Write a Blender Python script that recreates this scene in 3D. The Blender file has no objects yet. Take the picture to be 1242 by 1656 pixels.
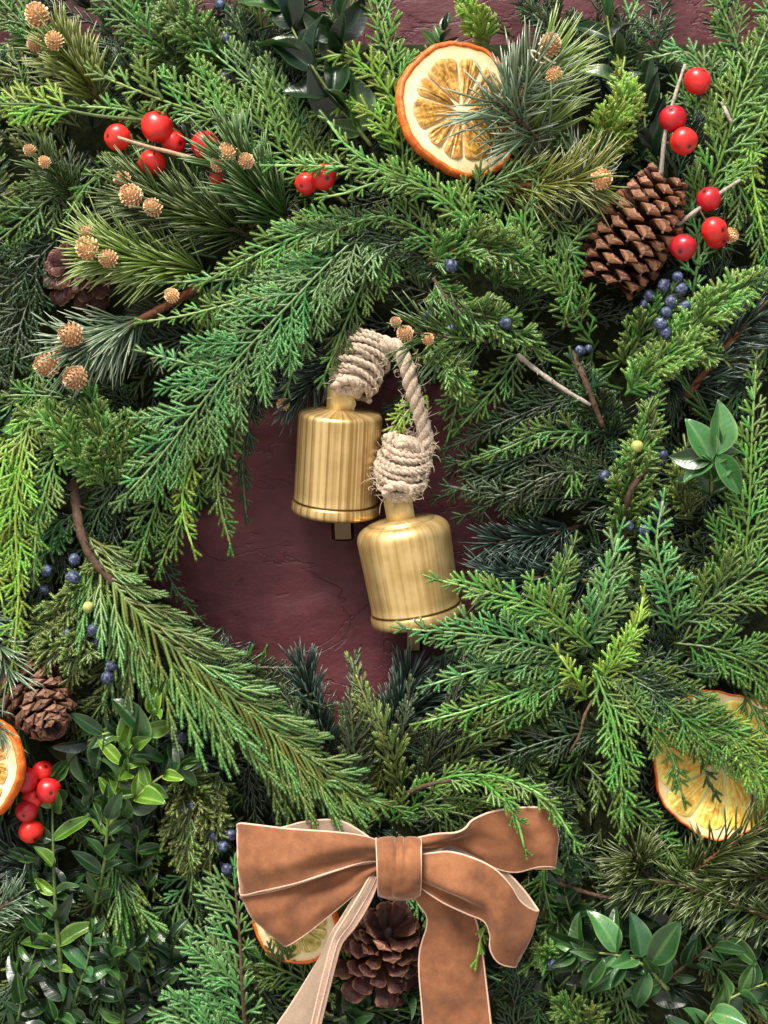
import bpy, math, random
import numpy as np
from mathutils import Matrix, Vector, noise as mnoise

random.seed(7); rng = np.random.default_rng(7)
U = 0.0004            # metres per unit of the layout sheet (one unit is about one photo pixel)
CAMD = 2500.0; H0 = 130.0
scene = bpy.context.scene
col = scene.collection
PI = math.pi

# ------------------------------------------------------------------ camera, world, sun
cam = bpy.data.cameras.new('camera'); camo = bpy.data.objects.new('camera', cam); col.objects.link(camo)
camo.location = (0, -(CAMD + H0) * U, 0); camo.rotation_euler = (PI / 2, 0, 0)
cam.sensor_fit = 'VERTICAL'; cam.sensor_height = 36.0; cam.lens = 36.0 / (1656 * U) * (CAMD * U)
cam.clip_start = 0.01; cam.clip_end = 50
scene.camera = camo
w = bpy.data.worlds.new('World'); scene.world = w; w.use_nodes = True
nt = w.node_tree; bg = nt.nodes['Background']
sky = nt.nodes.new('ShaderNodeTexSky'); sky.sky_type = 'NISHITA'; sky.sun_disc = False
SUN_EL, SUN_AZ = math.radians(57), math.radians(203)      # azimuth clockwise from +Y: sun behind and left of the camera
sky.sun_elevation = SUN_EL; sky.sun_rotation = SUN_AZ; sky.air_density = .7; sky.dust_density = 5.0; sky.ozone_density = .4
nt.links.new(sky.outputs[0], bg.inputs[0]); bg.inputs[1].default_value = 0.092
sl = bpy.data.lights.new('sun', 'SUN'); sl.energy = 3.1; sl.angle = math.radians(22); sl.color = (1, .95, .86)
so = bpy.data.objects.new('sun', sl); col.objects.link(so)
d = Vector((math.sin(SUN_AZ) * math.cos(SUN_EL), math.cos(SUN_AZ) * math.cos(SUN_EL), math.sin(SUN_EL)))
so.rotation_euler = d.to_track_quat('Z', 'Y').to_euler(); so.location = (0, -1, 2)
scene.view_settings.view_transform = 'Standard'; scene.view_settings.look = 'None'
scene.view_settings.exposure = 0.98; scene.view_settings.gamma = 1.0

# ------------------------------------------------------------------ layout helpers
def W(x, y, h):
    k = (CAMD + H0 - h) / CAMD
    return np.array([(x - 621) * k, -h, (828 - y) * k], float)
def nrm(v):
    v = np.asarray(v, float); n = np.linalg.norm(v); return v / n if n > 1e-9 else v
def catmull(P, n):
    P = np.asarray(P, float)
    if len(P) == 2: P = np.array([P[0], (P[0] + P[1]) / 2, P[1]])
    Q = np.vstack([2 * P[0] - P[1], P, 2 * P[-1] - P[-2]])
    out = []
    m = len(P) - 1
    for s in np.linspace(0, m, n):
        i = min(int(s), m - 1); t = s - i
        a, b, c, d_ = Q[i], Q[i + 1], Q[i + 2], Q[i + 3]
        out.append(.5 * ((2 * b) + (-a + c) * t + (2 * a - 5 * b + 4 * c - d_) * t * t + (-a + 3 * b - 3 * c + d_) * t ** 3))
    return np.array(out)
def even(P, n):
    C = catmull(P, 12 * len(P)); s = np.r_[0, np.cumsum(np.linalg.norm(np.diff(C, axis=0), axis=1))]
    q = np.linspace(0, s[-1], n)
    return np.stack([np.interp(q, s, C[:, k]) for k in range(C.shape[1])], 1), s[-1]

class MB:
    def __init__(s): s.V = []; s.F = []; s.A = []; s.M = []; s.n = 0; s.mi = 0
    def add(s, V, F, a):
        V = np.asarray(V, float); F = np.asarray(F, int)
        s.V.append(V); s.F.append(F + s.n); s.n += len(V)
        s.A.append(np.broadcast_to(np.asarray(a, float), (len(V),)).copy()); s.M.append(np.full(len(F), s.mi))
    def arrays(s): return np.concatenate(s.V), np.concatenate(s.F), np.concatenate(s.A), np.concatenate(s.M)
    def tube(s, P, R, k=5, a=0.0, flat=1.0, up=None, caps=True):
        P = np.asarray(P, float); n = len(P); R = np.broadcast_to(np.asarray(R, float), (n,)); A = np.broadcast_to(np.asarray(a, float), (n,))
        T = np.gradient(P, axis=0); T /= np.linalg.norm(T, axis=1)[:, None] + 1e-9
        u = np.asarray(up if up is not None else (0, 0, 1.), float)
        if abs(T[0] @ u) > .95 * np.linalg.norm(u): u = np.array([0, 1., 0]) if abs(T[0][1]) < .9 else np.array([1., 0, 0])
        V = np.empty((n, k, 3)); ang = np.arange(k) * 2 * PI / k
        for i in range(n):
            sd = nrm(np.cross(u, T[i])); u2 = np.cross(T[i], sd); u = u2
            V[i] = P[i] + R[i] * (np.cos(ang)[:, None] * sd + flat * np.sin(ang)[:, None] * u2)
        i, j = np.meshgrid(np.arange(n - 1), np.arange(k), indexing='ij'); i = i.ravel(); j = j.ravel(); j2 = (j + 1) % k
        a0 = i * k + j; b0 = i * k + j2; c0 = (i + 1) * k + j2; d0 = (i + 1) * k + j
        F = np.r_[np.c_[a0, b0, c0], np.c_[a0, c0, d0]]
        V = V.reshape(-1, 3); AA = np.repeat(A, k)
        if caps:
            F = np.r_[F, [[0, (q + 1), q] for q in range(1, k - 1)], [[(n - 1) * k, (n - 1) * k + q, (n - 1) * k + q + 1] for q in range(1, k - 1)]]
        s.add(V, F, AA)
    def grid(s, G, a=0.0, closeu=False, closev=False, flip=False):
        n, m = G.shape[:2]; iu = np.arange(n if closeu else n - 1); jv = np.arange(m if closev else m - 1)
        i, j = np.meshgrid(iu, jv, indexing='ij'); i = i.ravel(); j = j.ravel(); i2 = (i + 1) % n; j2 = (j + 1) % m
        a0 = i * m + j; b0 = i2 * m + j; c0 = i2 * m + j2; d0 = i * m + j2
        F = np.r_[np.c_[a0, b0, c0], np.c_[a0, c0, d0]]
        if flip: F = F[:, ::-1]
        s.add(G.reshape(-1, 3), F, np.asarray(a).ravel() if np.ndim(a) else a)

def mk(name, mb, mats, smooth=True):
    V, F, A, MI = mb.arrays() if isinstance(mb, MB) else mb
    ok = np.linalg.norm(np.cross(V[F[:, 1]] - V[F[:, 0]], V[F[:, 2]] - V[F[:, 0]]), axis=1) > 1e-7
    F = F[ok]; MI = MI[ok] if MI is not None else None
    me = bpy.data.meshes.new(name)
    me.vertices.add(len(V)); me.vertices.foreach_set('co', (V * U).astype(np.float32).ravel())
    me.loops.add(F.size); me.loops.foreach_set('vertex_index', F.astype(np.int32).ravel())
    me.polygons.add(len(F)); me.polygons.foreach_set('loop_start', np.arange(0, F.size, 3, dtype=np.int32))
    me.polygons.foreach_set('use_smooth', np.full(len(F), smooth))
    if not isinstance(mats, (list, tuple)): mats = [mats]
    for m in mats: me.materials.append(m)
    if len(mats) > 1: me.polygons.foreach_set('material_index', MI.astype(np.int32))
    at = me.attributes.new('tip', 'FLOAT', 'POINT'); at.data.foreach_set('value', A.astype(np.float32))
    me.update(calc_edges=True); me.validate()
    return me

def tag(o, label=None, cat=None, group=None, kind=None):
    for k, v in (('label', label), ('category', cat), ('group', group), ('kind', kind)):
        if v: o[k] = v
    return o
def thing(name, label, cat, at=(0, 0, 0), group=None):
    o = bpy.data.objects.new(name, None); o.empty_display_size = .01; col.objects.link(o)
    o.location = Vector(at) * U; o['_'] = 0; del o['_']
    tag(o, label, cat, group); o_at[o.name] = np.array(at, float)
    return o
o_at = {}
def part(name, me, parent=None, M=None, mat=None, rel=True):
    """M: 4x4 in layout units (world) ; parents are Empties without rotation, or parts placed with the identity"""
    o = bpy.data.objects.new(name, me); col.objects.link(o)
    if parent is not None: o.parent = parent
    base = o_at.get(parent.name, np.zeros(3)) if parent is not None else np.zeros(3)
    if M is None: M = np.eye(4)
    M = M.copy(); M[:3, 3] = (M[:3, 3] - base) * U
    o.matrix_local = Matrix(M.tolist())
    if mat is not None:
        o.material_slots[0].link = 'OBJECT'; o.material_slots[0].material = mat
    return o
def frame(X, Z, org, s=1.0):
    X = nrm(X); Z = nrm(Z - (np.dot(Z, X)) * X); Y = np.cross(Z, X)
    M = np.eye(4); M[:3, 0] = X * s; M[:3, 1] = Y * s; M[:3, 2] = Z * s; M[:3, 3] = org
    return M
VIEW = np.array([0, -1., 0])
def R(a, b): return random.uniform(a, b)

# ------------------------------------------------------------------ materials
def newmat(name):
    m = bpy.data.materials.new(name); m.use_nodes = True; n = m.node_tree
    return m, n, n.nodes['Principled BSDF']
def N(n, t, **kw):
    x = n.nodes.new(t)
    for k, v in kw.items():
        if k.startswith('i_'): x.inputs[k[2:].replace('_', ' ')].default_value = v
        else: setattr(x, k, v)
    return x
def ramp(n, fac, stops):
    r = N(n, 'ShaderNodeValToRGB'); e = r.color_ramp.elements
    while len(e) < len(stops): e.new(.5)
    for el, (p, c) in zip(e, stops): el.position = p; el.color = (*c, 1)
    n.links.new(fac, r.inputs[0]); return r.outputs[0]
def mix(n, fac, a, b, blend='MIX'):
    x = N(n, 'ShaderNodeMix', data_type='RGBA', blend_type=blend)
    for i, v in ((0, fac), (6, a), (7, b)):
        if hasattr(v, 'is_linked') or hasattr(v, 'links'): n.links.new(v, x.inputs[i])
        else: x.inputs[i].default_value = v if i == 0 else (*v, 1)
    return x.outputs[2]
def mth(n, op, a, b=None, c=None, clamp=False):
    x = N(n, 'ShaderNodeMath', operation=op, use_clamp=clamp)
    for i, v in enumerate((a, b, c)):
        if v is None: continue
        if hasattr(v, 'links'): n.links.new(v, x.inputs[i])
        else: x.inputs[i].default_value = v
    return x.outputs[0]
def tex(n, scale, detail=3, rough=.5, src='Object', vec=None):
    t = N(n, 'ShaderNodeTexNoise'); t.inputs['Scale'].default_value = scale; t.inputs['Detail'].default_value = detail; t.inputs['Roughness'].default_value = rough
    if vec is None: vec = N(n, 'ShaderNodeTexCoord').outputs[src]
    n.links.new(vec, t.inputs['Vector']); return t.outputs['Fac']
def bump(n, b, h, strength=.5, dist=.0005):
    x = N(n, 'ShaderNodeBump'); x.inputs['Strength'].default_value = strength; x.inputs['Distance'].default_value = dist
    n.links.new(h, x.inputs['Height']); n.links.new(x.outputs[0], b.inputs['Normal']); return x

def foliage_mat(name, base, tip, pale, rough=.5):
    m, n, b = newmat(name)
    at = N(n, 'ShaderNodeAttribute', attribute_name='tip').outputs['Fac']
    c = ramp(n, at, [(0.0, base), (.55, tip), (1.0, pale)])
    geo = N(n, 'ShaderNodeNewGeometry').outputs['Position']
    f = tex(n, 700, 2, .6, vec=geo)
    c = mix(n, mth(n, 'MULTIPLY', f, .55), c, tuple(v * .35 for v in base))
    dd = ramp(n, tex(n, 70, 3, .6, vec=geo), [(.655, (0, 0, 0)), (.70, (1, 1, 1))])
    c = mix(n, mth(n, 'MULTIPLY', dd, .35), c, (.16, .12, .03))
    rnd = N(n, 'ShaderNodeObjectInfo').outputs['Random']
    h = N(n, 'ShaderNodeHueSaturation')
    n.links.new(mth(n, 'MULTIPLY_ADD', rnd, .06, .465), h.inputs['Hue'])
    f2 = tex(n, 25, 2, .5, vec=geo)
    n.links.new(mth(n, 'ADD', mth(n, 'MULTIPLY_ADD', rnd, .5, .5), mth(n, 'MULTIPLY', f2, .55)), h.inputs['Value'])
    n.links.new(c, h.inputs['Color']); n.links.new(h.outputs[0], b.inputs['Base Color'])
    b.inputs['Roughness'].default_value = rough - .12; b.inputs['Specular IOR Level'].default_value = .6
    return m
FM = {
 'lt':   foliage_mat('cedar_green_light', (.040, .125, .014), (.125, .30, .040), (.42, .62, .18)),
 'blue': foliage_mat('cedar_green_bluish', (.034, .120, .024), (.105, .28, .066), (.38, .60, .25)),
 'lime': foliage_mat('cedar_green_lime', (.090, .20, .014), (.22, .41, .036), (.52, .70, .16)),
 'mid':  foliage_mat('cedar_green_mid', (.022, .074, .008), (.074, .185, .020), (.30, .48, .11)),
 'dark': foliage_mat('cedar_green_dark', (.007, .026, .006), (.020, .058, .013), (.10, .20, .05)),  # occlusion shade of the inner foliage is put into this deeper green
 'olive': foliage_mat('cypress_olive', (.034, .058, .008), (.088, .145, .020), (.34, .44, .11)),
 'rope': foliage_mat('cypress_cord_green', (.14, .19, .032), (.080, .205, .040), (.21, .45, .16)),
 'brown': foliage_mat('cypress_bronze_green', (.016, .026, .008), (.030, .052, .014), (.11, .16, .045)),
}
FM['needle'] = foliage_mat('needle_green', (.028, .056, .010), (.058, .112, .024), (.32, .42, .19), .38)
FM['needle_blue'] = foliage_mat('needle_blue_green', (.050, .095, .045), (.15, .23, .13), (.55, .62, .46), .35)
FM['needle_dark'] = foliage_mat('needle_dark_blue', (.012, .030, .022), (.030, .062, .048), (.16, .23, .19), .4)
FM['needle_yel'] = foliage_mat('needle_yellow_green', (.085, .13, .018), (.17, .24, .045), (.52, .58, .25), .38)

def simple(name, c1, c2, scale=300, rough=.7, bs=.4, bd=.0006, spec=.3, detail=4):
    m, n, b = newmat(name); f = tex(n, scale, detail, .6)
    n.links.new(ramp(n, f, [(.3, c1), (.7, c2)]), b.inputs['Base Color'])
    b.inputs['Roughness'].default_value = rough; b.inputs['Specular IOR Level'].default_value = spec
    bump(n, b, f, bs, bd); return m
bark = simple('bark_brown', (.040, .024, .015), (.12, .072, .045), 500, .85, .8)
bark_red = simple('bark_red_brown', (.085, .028, .012), (.22, .085, .038), 500, .8, .8)
bark_green = simple('stem_green', (.045, .085, .02), (.12, .18, .05), 400, .55, .3)
bark_grey = simple('twig_grey', (.22, .19, .15), (.48, .43, .36), 500, .85, .8)
stem_lt = simple('stem_yellow_green', (.13, .21, .05), (.27, .32, .10), 400, .6, .4)

def leaf_mat(name, c, rib, edge, rough=.3):
    m, n, b = newmat(name)
    at = N(n, 'ShaderNodeAttribute', attribute_name='tip').outputs['Fac']      # 0 blade, up to .5 midrib, 1 margin
    f = tex(n, 260, 3, .6)
    base = mix(n, f, tuple(v * .7 for v in c), tuple(v * 1.3 for v in c))
    k1 = mth(n, 'MULTIPLY', at, 2.0, clamp=True); c1 = mix(n, k1, base, rib)
    k2 = mth(n, 'MULTIPLY_ADD', at, 2.5, -1.5, clamp=True); c2 = mix(n, k2, c1, edge)
    sp = N(n, 'ShaderNodeSeparateXYZ'); n.links.new(N(n, 'ShaderNodeTexCoord').outputs['Object'], sp.inputs[0])
    ve = mth(n, 'SINE', mth(n, 'MULTIPLY', mth(n, 'SUBTRACT', sp.outputs[0], mth(n, 'MULTIPLY', mth(n, 'ABSOLUTE', sp.outputs[1]), .85)), 1500))
    ve = mth(n, 'POWER', mth(n, 'MULTIPLY_ADD', ve, .5, .5), 5)
    c2 = mix(n, mth(n, 'MULTIPLY', ve, .12), c2, rib)
    bl = ramp(n, tex(n, 95, 4, .7, vec=N(n, 'ShaderNodeNewGeometry').outputs['Position']), [(.64, (0, 0, 0)), (.70, (1, 1, 1))])
    c2 = mix(n, mth(n, 'MULTIPLY', bl, .45), c2, (.16, .13, .035))
    rnd = N(n, 'ShaderNodeObjectInfo').outputs['Random']
    h = N(n, 'ShaderNodeHueSaturation'); n.links.new(mth(n, 'MULTIPLY_ADD', rnd, .9, .55), h.inputs['Value'])
    n.links.new(mth(n, 'MULTIPLY_ADD', rnd, -.03, .515), h.inputs['Hue'])
    n.links.new(c2, h.inputs['Color']); n.links.new(h.outputs[0], b.inputs['Base Color'])
    b.inputs['Roughness'].default_value = rough; b.inputs['Specular IOR Level'].default_value = .6
    bump(n, b, mth(n, 'ADD', f, mth(n, 'MULTIPLY', ve, -.35)), .3, .0004); return m
leaf_dark = leaf_mat('leaf_glossy_dark', (.006, .024, .008), (.025, .06, .018), (.04, .09, .035), .3)
leaf_mid = leaf_mat('leaf_glossy_green', (.016, .058, .012), (.06, .13, .03), (.11, .19, .06), .3)
leaf_lt = leaf_mat('leaf_glossy_bluish', (.035, .125, .038), (.08, .17, .05), (.14, .25, .10), .26)
leaf_fresh = leaf_mat('leaf_fresh_green', (.055, .14, .010), (.17, .28, .05), (.28, .40, .12), .26)

# door paint
door_m, n, b = newmat('door_burgundy_paint')
tc = N(n, 'ShaderNodeTexCoord').outputs['Object']
mp = N(n, 'ShaderNodeMapping'); mp.inputs['Scale'].default_value = (1, 1, 1.7); n.links.new(tc, mp.inputs[0])
wv = N(n, 'ShaderNodeTexNoise'); wv.inputs['Scale'].default_value = 14; wv.inputs['Detail'].default_value = 6; wv.inputs['Distortion'].default_value = 1.2; n.links.new(mp.outputs[0], wv.inputs[0])
fine = tex(n, 420, 4, .7, vec=tc); med = tex(n, 60, 5, .6, vec=mp.outputs[0])
rid = mth(n, 'ABSOLUTE', mth(n, 'SUBTRACT', wv.outputs['Fac'], .5))
crk = ramp(n, rid, [(0.0, (0, 0, 0)), (.014, (1, 1, 1))])
c = ramp(n, med, [(.3, (.064, .0105, .0145)), (.7, (.100, .0185, .024))])
c = mix(n, mth(n, 'MULTIPLY', mth(n, 'SUBTRACT', 1.0, crk), .3), c, (.03, .008, .012))
n.links.new(c, b.inputs['Base Color'])
spk = N(n, 'ShaderNodeTexVoronoi'); spk.inputs['Scale'].default_value = 38; n.links.new(tc, spk.inputs['Vector'])
chip = mth(n, 'LESS_THAN', spk.outputs['Distance'], .022)
n.links.new(mix(n, chip, c, (.5, .42, .42)), b.inputs['Base Color'])
hh = mth(n, 'ADD', mth(n, 'MULTIPLY', crk, .5), mth(n, 'ADD', mth(n, 'MULTIPLY', fine, .25), mth(n, 'MULTIPLY', med, 1.1)))
b.inputs['Roughness'].default_value = .55; b.inputs['Specular IOR Level'].default_value = .4
bump(n, b, hh, .5, .0018)

def brass(name, streak, c_lo, c_hi):
    m, n, b = newmat(name)
    at = N(n, 'ShaderNodeAttribute', attribute_name='tip').outputs['Fac']   # 1 in the turned grooves, high inside the bell: darker brown
    tc = N(n, 'ShaderNodeTexCoord').outputs['Object']
    sp = N(n, 'ShaderNodeSeparateXYZ'); n.links.new(tc, sp.inputs[0]); cb = N(n, 'ShaderNodeCombineXYZ'); n.links.new(sp.outputs[0], cb.inputs[0]); n.links.new(sp.outputs[1], cb.inputs[1])
    nv = N(n, 'ShaderNodeVectorMath', operation='NORMALIZE'); n.links.new(cb.outputs[0], nv.inputs[0])
    a = tex(n, 13, 4, .62, vec=nv.outputs[0]); g = tex(n, 1500, 2, .6, vec=tc); l = tex(n, 75, 2, .5, vec=tc)
    f = mth(n, 'ADD', mth(n, 'MULTIPLY', a, streak), mth(n, 'MULTIPLY', l, 1 - streak))
    c = ramp(n, f, [(.40, c_lo), (.5, tuple((p + q) / 2 for p, q in zip(c_lo, c_hi))), (.57, c_hi)])
    c = mix(n, mth(n, 'MULTIPLY', g, .07), c, (.25, .13, .04))
    c = mix(n, at, c, (.16, .085, .02))
    n.links.new(c, b.inputs['Base Color']); b.inputs['Metallic'].default_value = .62
    b.inputs['Roughness'].default_value = .36
    bump(n, b, mth(n, 'ADD', mth(n, 'MULTIPLY', a, streak), mth(n, 'ADD', mth(n, 'MULTIPLY', g, .12), mth(n, 'MULTIPLY', l, .3))), .06, .0004)
    return m
brass1 = brass('brass_brushed_streaked', .86, (.36, .215, .065), (.76, .56, .25))
brass2 = brass('brass_satin', .62, (.50, .33, .115), (.74, .54, .235))
brass_tab = brass('brass_thin_sheet', .2, (.50, .37, .14), (.80, .64, .30))
brass_dark, n, b = newmat('clapper_polished'); b.inputs['Base Color'].default_value = (.11, .08, .045, 1); b.inputs['Metallic'].default_value = 1; b.inputs['Roughness'].default_value = .18; bump(n, b, tex(n, 600, 3, .6), .1, .0003)

jute, n, b = newmat('jute_fibre')
tc = N(n, 'ShaderNodeTexCoord').outputs['Object']
f = tex(n, 900, 4, .7, vec=tc); f2 = tex(n, 90, 2, .5, vec=tc)
c = ramp(n, f, [(.3, (.27, .19, .125)), (.5, (.53, .43, .32)), (.7, (.78, .69, .56))])
n.links.new(mix(n, mth(n, 'MULTIPLY', f2, .3), c, (.36, .20, .11)), b.inputs['Base Color'])
b.inputs['Roughness'].default_value = .9; b.inputs['Specular IOR Level'].default_value = .2
b.inputs['Sheen Weight'].default_value = .3
bump(n, b, f, .9, .0008)
fuzz_m = simple('jute_hair', (.42, .33, .22), (.66, .56, .42), 200, .8, 0)

velvet, n, b = newmat('velvet_copper')
tc = N(n, 'ShaderNodeTexCoord').outputs['Object']
a1 = tex(n, 36, 5, .68, vec=tc); a2 = tex(n, 1500, 3, .7, vec=tc); a3 = tex(n, 260, 3, .6, vec=tc)
c = ramp(n, a1, [(.40, (.100, .032, .009)), (.5, (.170, .055, .016)), (.62, (.25, .095, .034))])
c = mix(n, mth(n, 'MULTIPLY', mth(n, 'ADD', mth(n, 'MULTIPLY', a2, .6), mth(n, 'MULTIPLY', a3, .4)), .40), c, (.44, .225, .13))
n.links.new(c, b.inputs['Base Color']); b.inputs['Roughness'].default_value = .85; b.inputs['Specular IOR Level'].default_value = .25
b.inputs['Sheen Weight'].default_value = 1.0; b.inputs['Sheen Roughness'].default_value = .33; b.inputs['Sheen Tint'].default_value = (1, .72, .58, 1)
bump(n, b, mth(n, 'ADD', a2, a3), .35, .0005)
satin, n, b = newmat('ribbon_satin_back')
a2 = tex(n, 900, 3, .6); n.links.new(ramp(n, a2, [(.3, (.25, .175, .12)), (.7, (.34, .245, .17))]), b.inputs['Base Color'])
b.inputs['Roughness'].default_value = .45; b.inputs['Sheen Weight'].default_value = .2; bump(n, b, a2, .2, .0003)
selv = simple('ribbon_selvage', (.52, .31, .21), (.74, .52, .40), 900, .7, .4, .0005)

def berry_mat(name, c1, c2):
    m, n, b = newmat(name); at = N(n, 'ShaderNodeAttribute', attribute_name='tip').outputs['Fac']
    f = tex(n, 130, 3, .5); c = ramp(n, f, [(.3, c1), (.7, c2)])
    hs = N(n, 'ShaderNodeHueSaturation'); rn = N(n, 'ShaderNodeObjectInfo').outputs['Random']
    n.links.new(mth(n, 'MULTIPLY_ADD', rn, .55, .62), hs.inputs['Value']); n.links.new(mth(n, 'MULTIPLY_ADD', rn, .007, .4945), hs.inputs['Hue'])
    sp = ramp(n, tex(n, 1100, 2, .5), [(.69, (0, 0, 0)), (.73, (1, 1, 1))]); c = mix(n, mth(n, 'MULTIPLY', sp, .5), c, (.25, .03, .015))
    n.links.new(mix(n, at, c, (.05, .015, .01)), hs.inputs['Color']); n.links.new(hs.outputs[0], b.inputs['Base Color'])
    b.inputs['Roughness'].default_value = .33; b.inputs['Specular IOR Level'].default_value = .5
    b.inputs['Subsurface Weight'].default_value = .12; b.inputs['Subsurface Scale'].default_value = .002; b.inputs['Subsurface Radius'].default_value = (1, .15, .1)
    bump(n, b, tex(n, 500, 3, .6), .15, .0003); return m
red = berry_mat('berry_red', (.52, .012, .012), (.72, .03, .02))
juni, n, b = newmat('juniper_berry_bloom')
geo = N(n, 'ShaderNodeNewGeometry').outputs['Position']
f = tex(n, 420, 5, .8, vec=geo)
n.links.new(ramp(n, f, [(.40, (.006, .007, .018)), (.52, (.035, .050, .110)), (.66, (.20, .25, .40))]), b.inputs['Base Color']); b.inputs['Roughness'].default_value = .5
juni_g = simple('juniper_berry_green', (.25, .30, .06), (.48, .50, .16), 300, .4, .1)
bud_m, n, b = newmat('pine_bud_scales')
at = N(n, 'ShaderNodeAttribute', attribute_name='tip').outputs['Fac']
f = tex(n, 700, 3, .6)
c = ramp(n, at, [(0, (.42, .20, .07)), (.5, (.80, .50, .24)), (1, (1.0, .82, .56))])
hs = N(n, 'ShaderNodeHueSaturation'); rn = N(n, 'ShaderNodeObjectInfo').outputs['Random']; n.links.new(mth(n, 'MULTIPLY_ADD', rn, .5, .6), hs.inputs['Value'])
n.links.new(mix(n, mth(n, 'MULTIPLY', f, .3), c, (.60, .30, .12)), hs.inputs['Color']); n.links.new(hs.outputs[0], b.inputs['Base Color']); b.inputs['Roughness'].default_value = .65
def cone_mat(name, inner, mid_, tipc):
    m, n, b = newmat(name); at = N(n, 'ShaderNodeAttribute', attribute_name='tip').outputs['Fac']
    f = tex(n, 450, 4, .65)
    c = ramp(n, at, [(0.0, inner), (.55, mid_), (1.0, tipc)])
    rnd = N(n, 'ShaderNodeObjectInfo').outputs['Random']
    h = N(n, 'ShaderNodeHueSaturation'); n.links.new(mth(n, 'MULTIPLY_ADD', rnd, .5, .75), h.inputs['Value'])
    n.links.new(mix(n, mth(n, 'MULTIPLY', f, .55), c, tuple(v * .4 for v in inner)), h.inputs['Color'])
    n.links.new(h.outputs[0], b.inputs['Base Color']); b.inputs['Roughness'].default_value = .55; b.inputs['Specular IOR Level'].default_value = .4
    bump(n, b, f, .6, .0008); return m
cone_tan = cone_mat('cone_scale_tan', (.035, .010, .006), (.11, .040, .018), (.42, .20, .105))
cone_dark = cone_mat('cone_scale_dark', (.035, .012, .008), (.09, .036, .022), (.26, .13, .075))
cone_red = cone_mat('cone_scale_reddish', (.035, .010, .008), (.13, .042, .030), (.42, .21, .13))
rind_m, n, b = newmat('orange_rind')
f = tex(n, 260, 4, .6); n.links.new(ramp(n, f, [(.3, (.48, .075, .008)), (.55, (.74, .15, .015)), (.75, (.88, .28, .04))]), b.inputs['Base Color']); b.inputs['Roughness'].default_value = .5; bump(n, b, tex(n, 700, 3, .6), .6, .0008)
pith_m, n, b = newmat('orange_pith')
at = N(n, 'ShaderNodeAttribute', attribute_name='tip').outputs['Fac']
f = tex(n, 180, 4, .6); c = ramp(n, f, [(.3, (.88, .68, .34)), (.7, (.97, .84, .54))])
n.links.new(mix(n, at, c, (.85, .45, .08)), b.inputs['Base Color']); b.inputs['Roughness'].default_value = .7; bump(n, b, f, .5, .001)
def pulp(name, a, bb, c_):
    m, n, b = newmat(name)
    at = N(n, 'ShaderNodeAttribute', attribute_name='tip').outputs['Fac']
    f = tex(n, 90, 5, .7); vor = N(n, 'ShaderNodeTexNoise'); vor.inputs['Scale'].default_value = 110; vor.inputs['Distortion'].default_value = 3; vor.inputs['Detail'].default_value = 4
    n.links.new(N(n, 'ShaderNodeTexCoord').outputs['Object'], vor.inputs['Vector'])
    c = ramp(n, vor.outputs['Fac'], [(.34, a), (.5, bb), (.66, c_)])
    c = mix(n, mth(n, 'MULTIPLY', f, .25), c, a)
    n.links.new(mix(n, at, c, tuple(min(1, v * 1.7 + .16) for v in bb)), b.inputs['Base Color'])
    b.inputs['Roughness'].default_value = .32; b.inputs['Specular IOR Level'].default_value = .6
    b.inputs['Subsurface Weight'].default_value = .15; b.inputs['Subsurface Scale'].default_value = .003
    bump(n, b, vor.outputs['Fac'], .5, .001); return m
pulp_amber = pulp('orange_pulp_amber', (.16, .065, .003), (.42, .20, .012), (.80, .50, .09))
pulp_yellow = pulp('orange_pulp_yellow', (.72, .30, .012), (.95, .56, .05), (1.0, .80, .26))
pulp_green = pulp('orange_pulp_olive', (.20, .14, .015), (.42, .32, .04), (.66, .55, .14))
gap_dark = simple('moss_base', (.008, .012, .005), (.03, .035, .014), 250, 1.0, .8, .002, .1)  # near-black colour standing in for shade in the foliage gaps

# ------------------------------------------------------------------ opening outline
OPEN = np.array([(395,690),(470,682),(560,650),(640,640),(715,660),(745,665),(790,668),(795,698),(735,712),(705,760),(710,798),(792,815),(780,860),(742,900),(735,960),(720,1020),(690,1060),(640,1078),(570,1130),(540,1125),(500,1065),(440,1040),(380,1005),(320,965),(272,935),(262,880),(300,850),(385,830),(408,760)], float)
TOPHOLES = [(655, -60, 765, 45), (860, -60, 925, 8), (1090, -60, 1135, 32), (-60, 2, 8, 30)]
def inside(x, y, P=OPEN):
    c = False; n_ = len(P)
    for i in range(n_):
        x1, y1 = P[i]; x2, y2 = P[i - 1]
        if (y1 > y) != (y2 > y) and x < (x2 - x1) * (y - y1) / (y2 - y1) + x1: c = not c
    return c
def blocked(x, y):
    return inside(x, y) or any(a < x < c_ and b_ < y < d_ for a, b_, c_, d_ in TOPHOLES)
def blocked_seg(x, y, ang, L, wd=0):
    return any(blocked(x + math.cos(ang) * L * t - math.sin(ang) * q, y + math.sin(ang) * L * t + math.cos(ang) * q) for t in (0, .35, .7, 1.0) for q in ((0,) if not wd else (-wd, 0, wd)))

# ------------------------------------------------------------------ setting: the door
G = np.zeros((170, 220, 3)); 
for i, yy in enumerate(np.linspace(-260, 1920, 170)):
    for j, xx in enumerate(np.linspace(-320, 1560, 220)):
        p = W(xx, yy, 0)
        v = Vector((xx * .006, yy * .012, 0)); wv_ = mnoise.noise(v + Vector((mnoise.noise(v * .7) * 1.5, 0, 3)))
        hgt = 3.6 * wv_ + 1.5 * mnoise.noise(Vector((xx * .03, yy * .045, 9)))
        G[i, j] = (p[0], -hgt + 3, p[2])
mb = MB(); mb.grid(G, 0.0, flip=False)
od = part('door', mk('door', mb, door_m)); tag(od, kind='structure')
od['label'] = 'burgundy painted door surface with rough wrinkled paint seen through the wreath opening'

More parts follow.
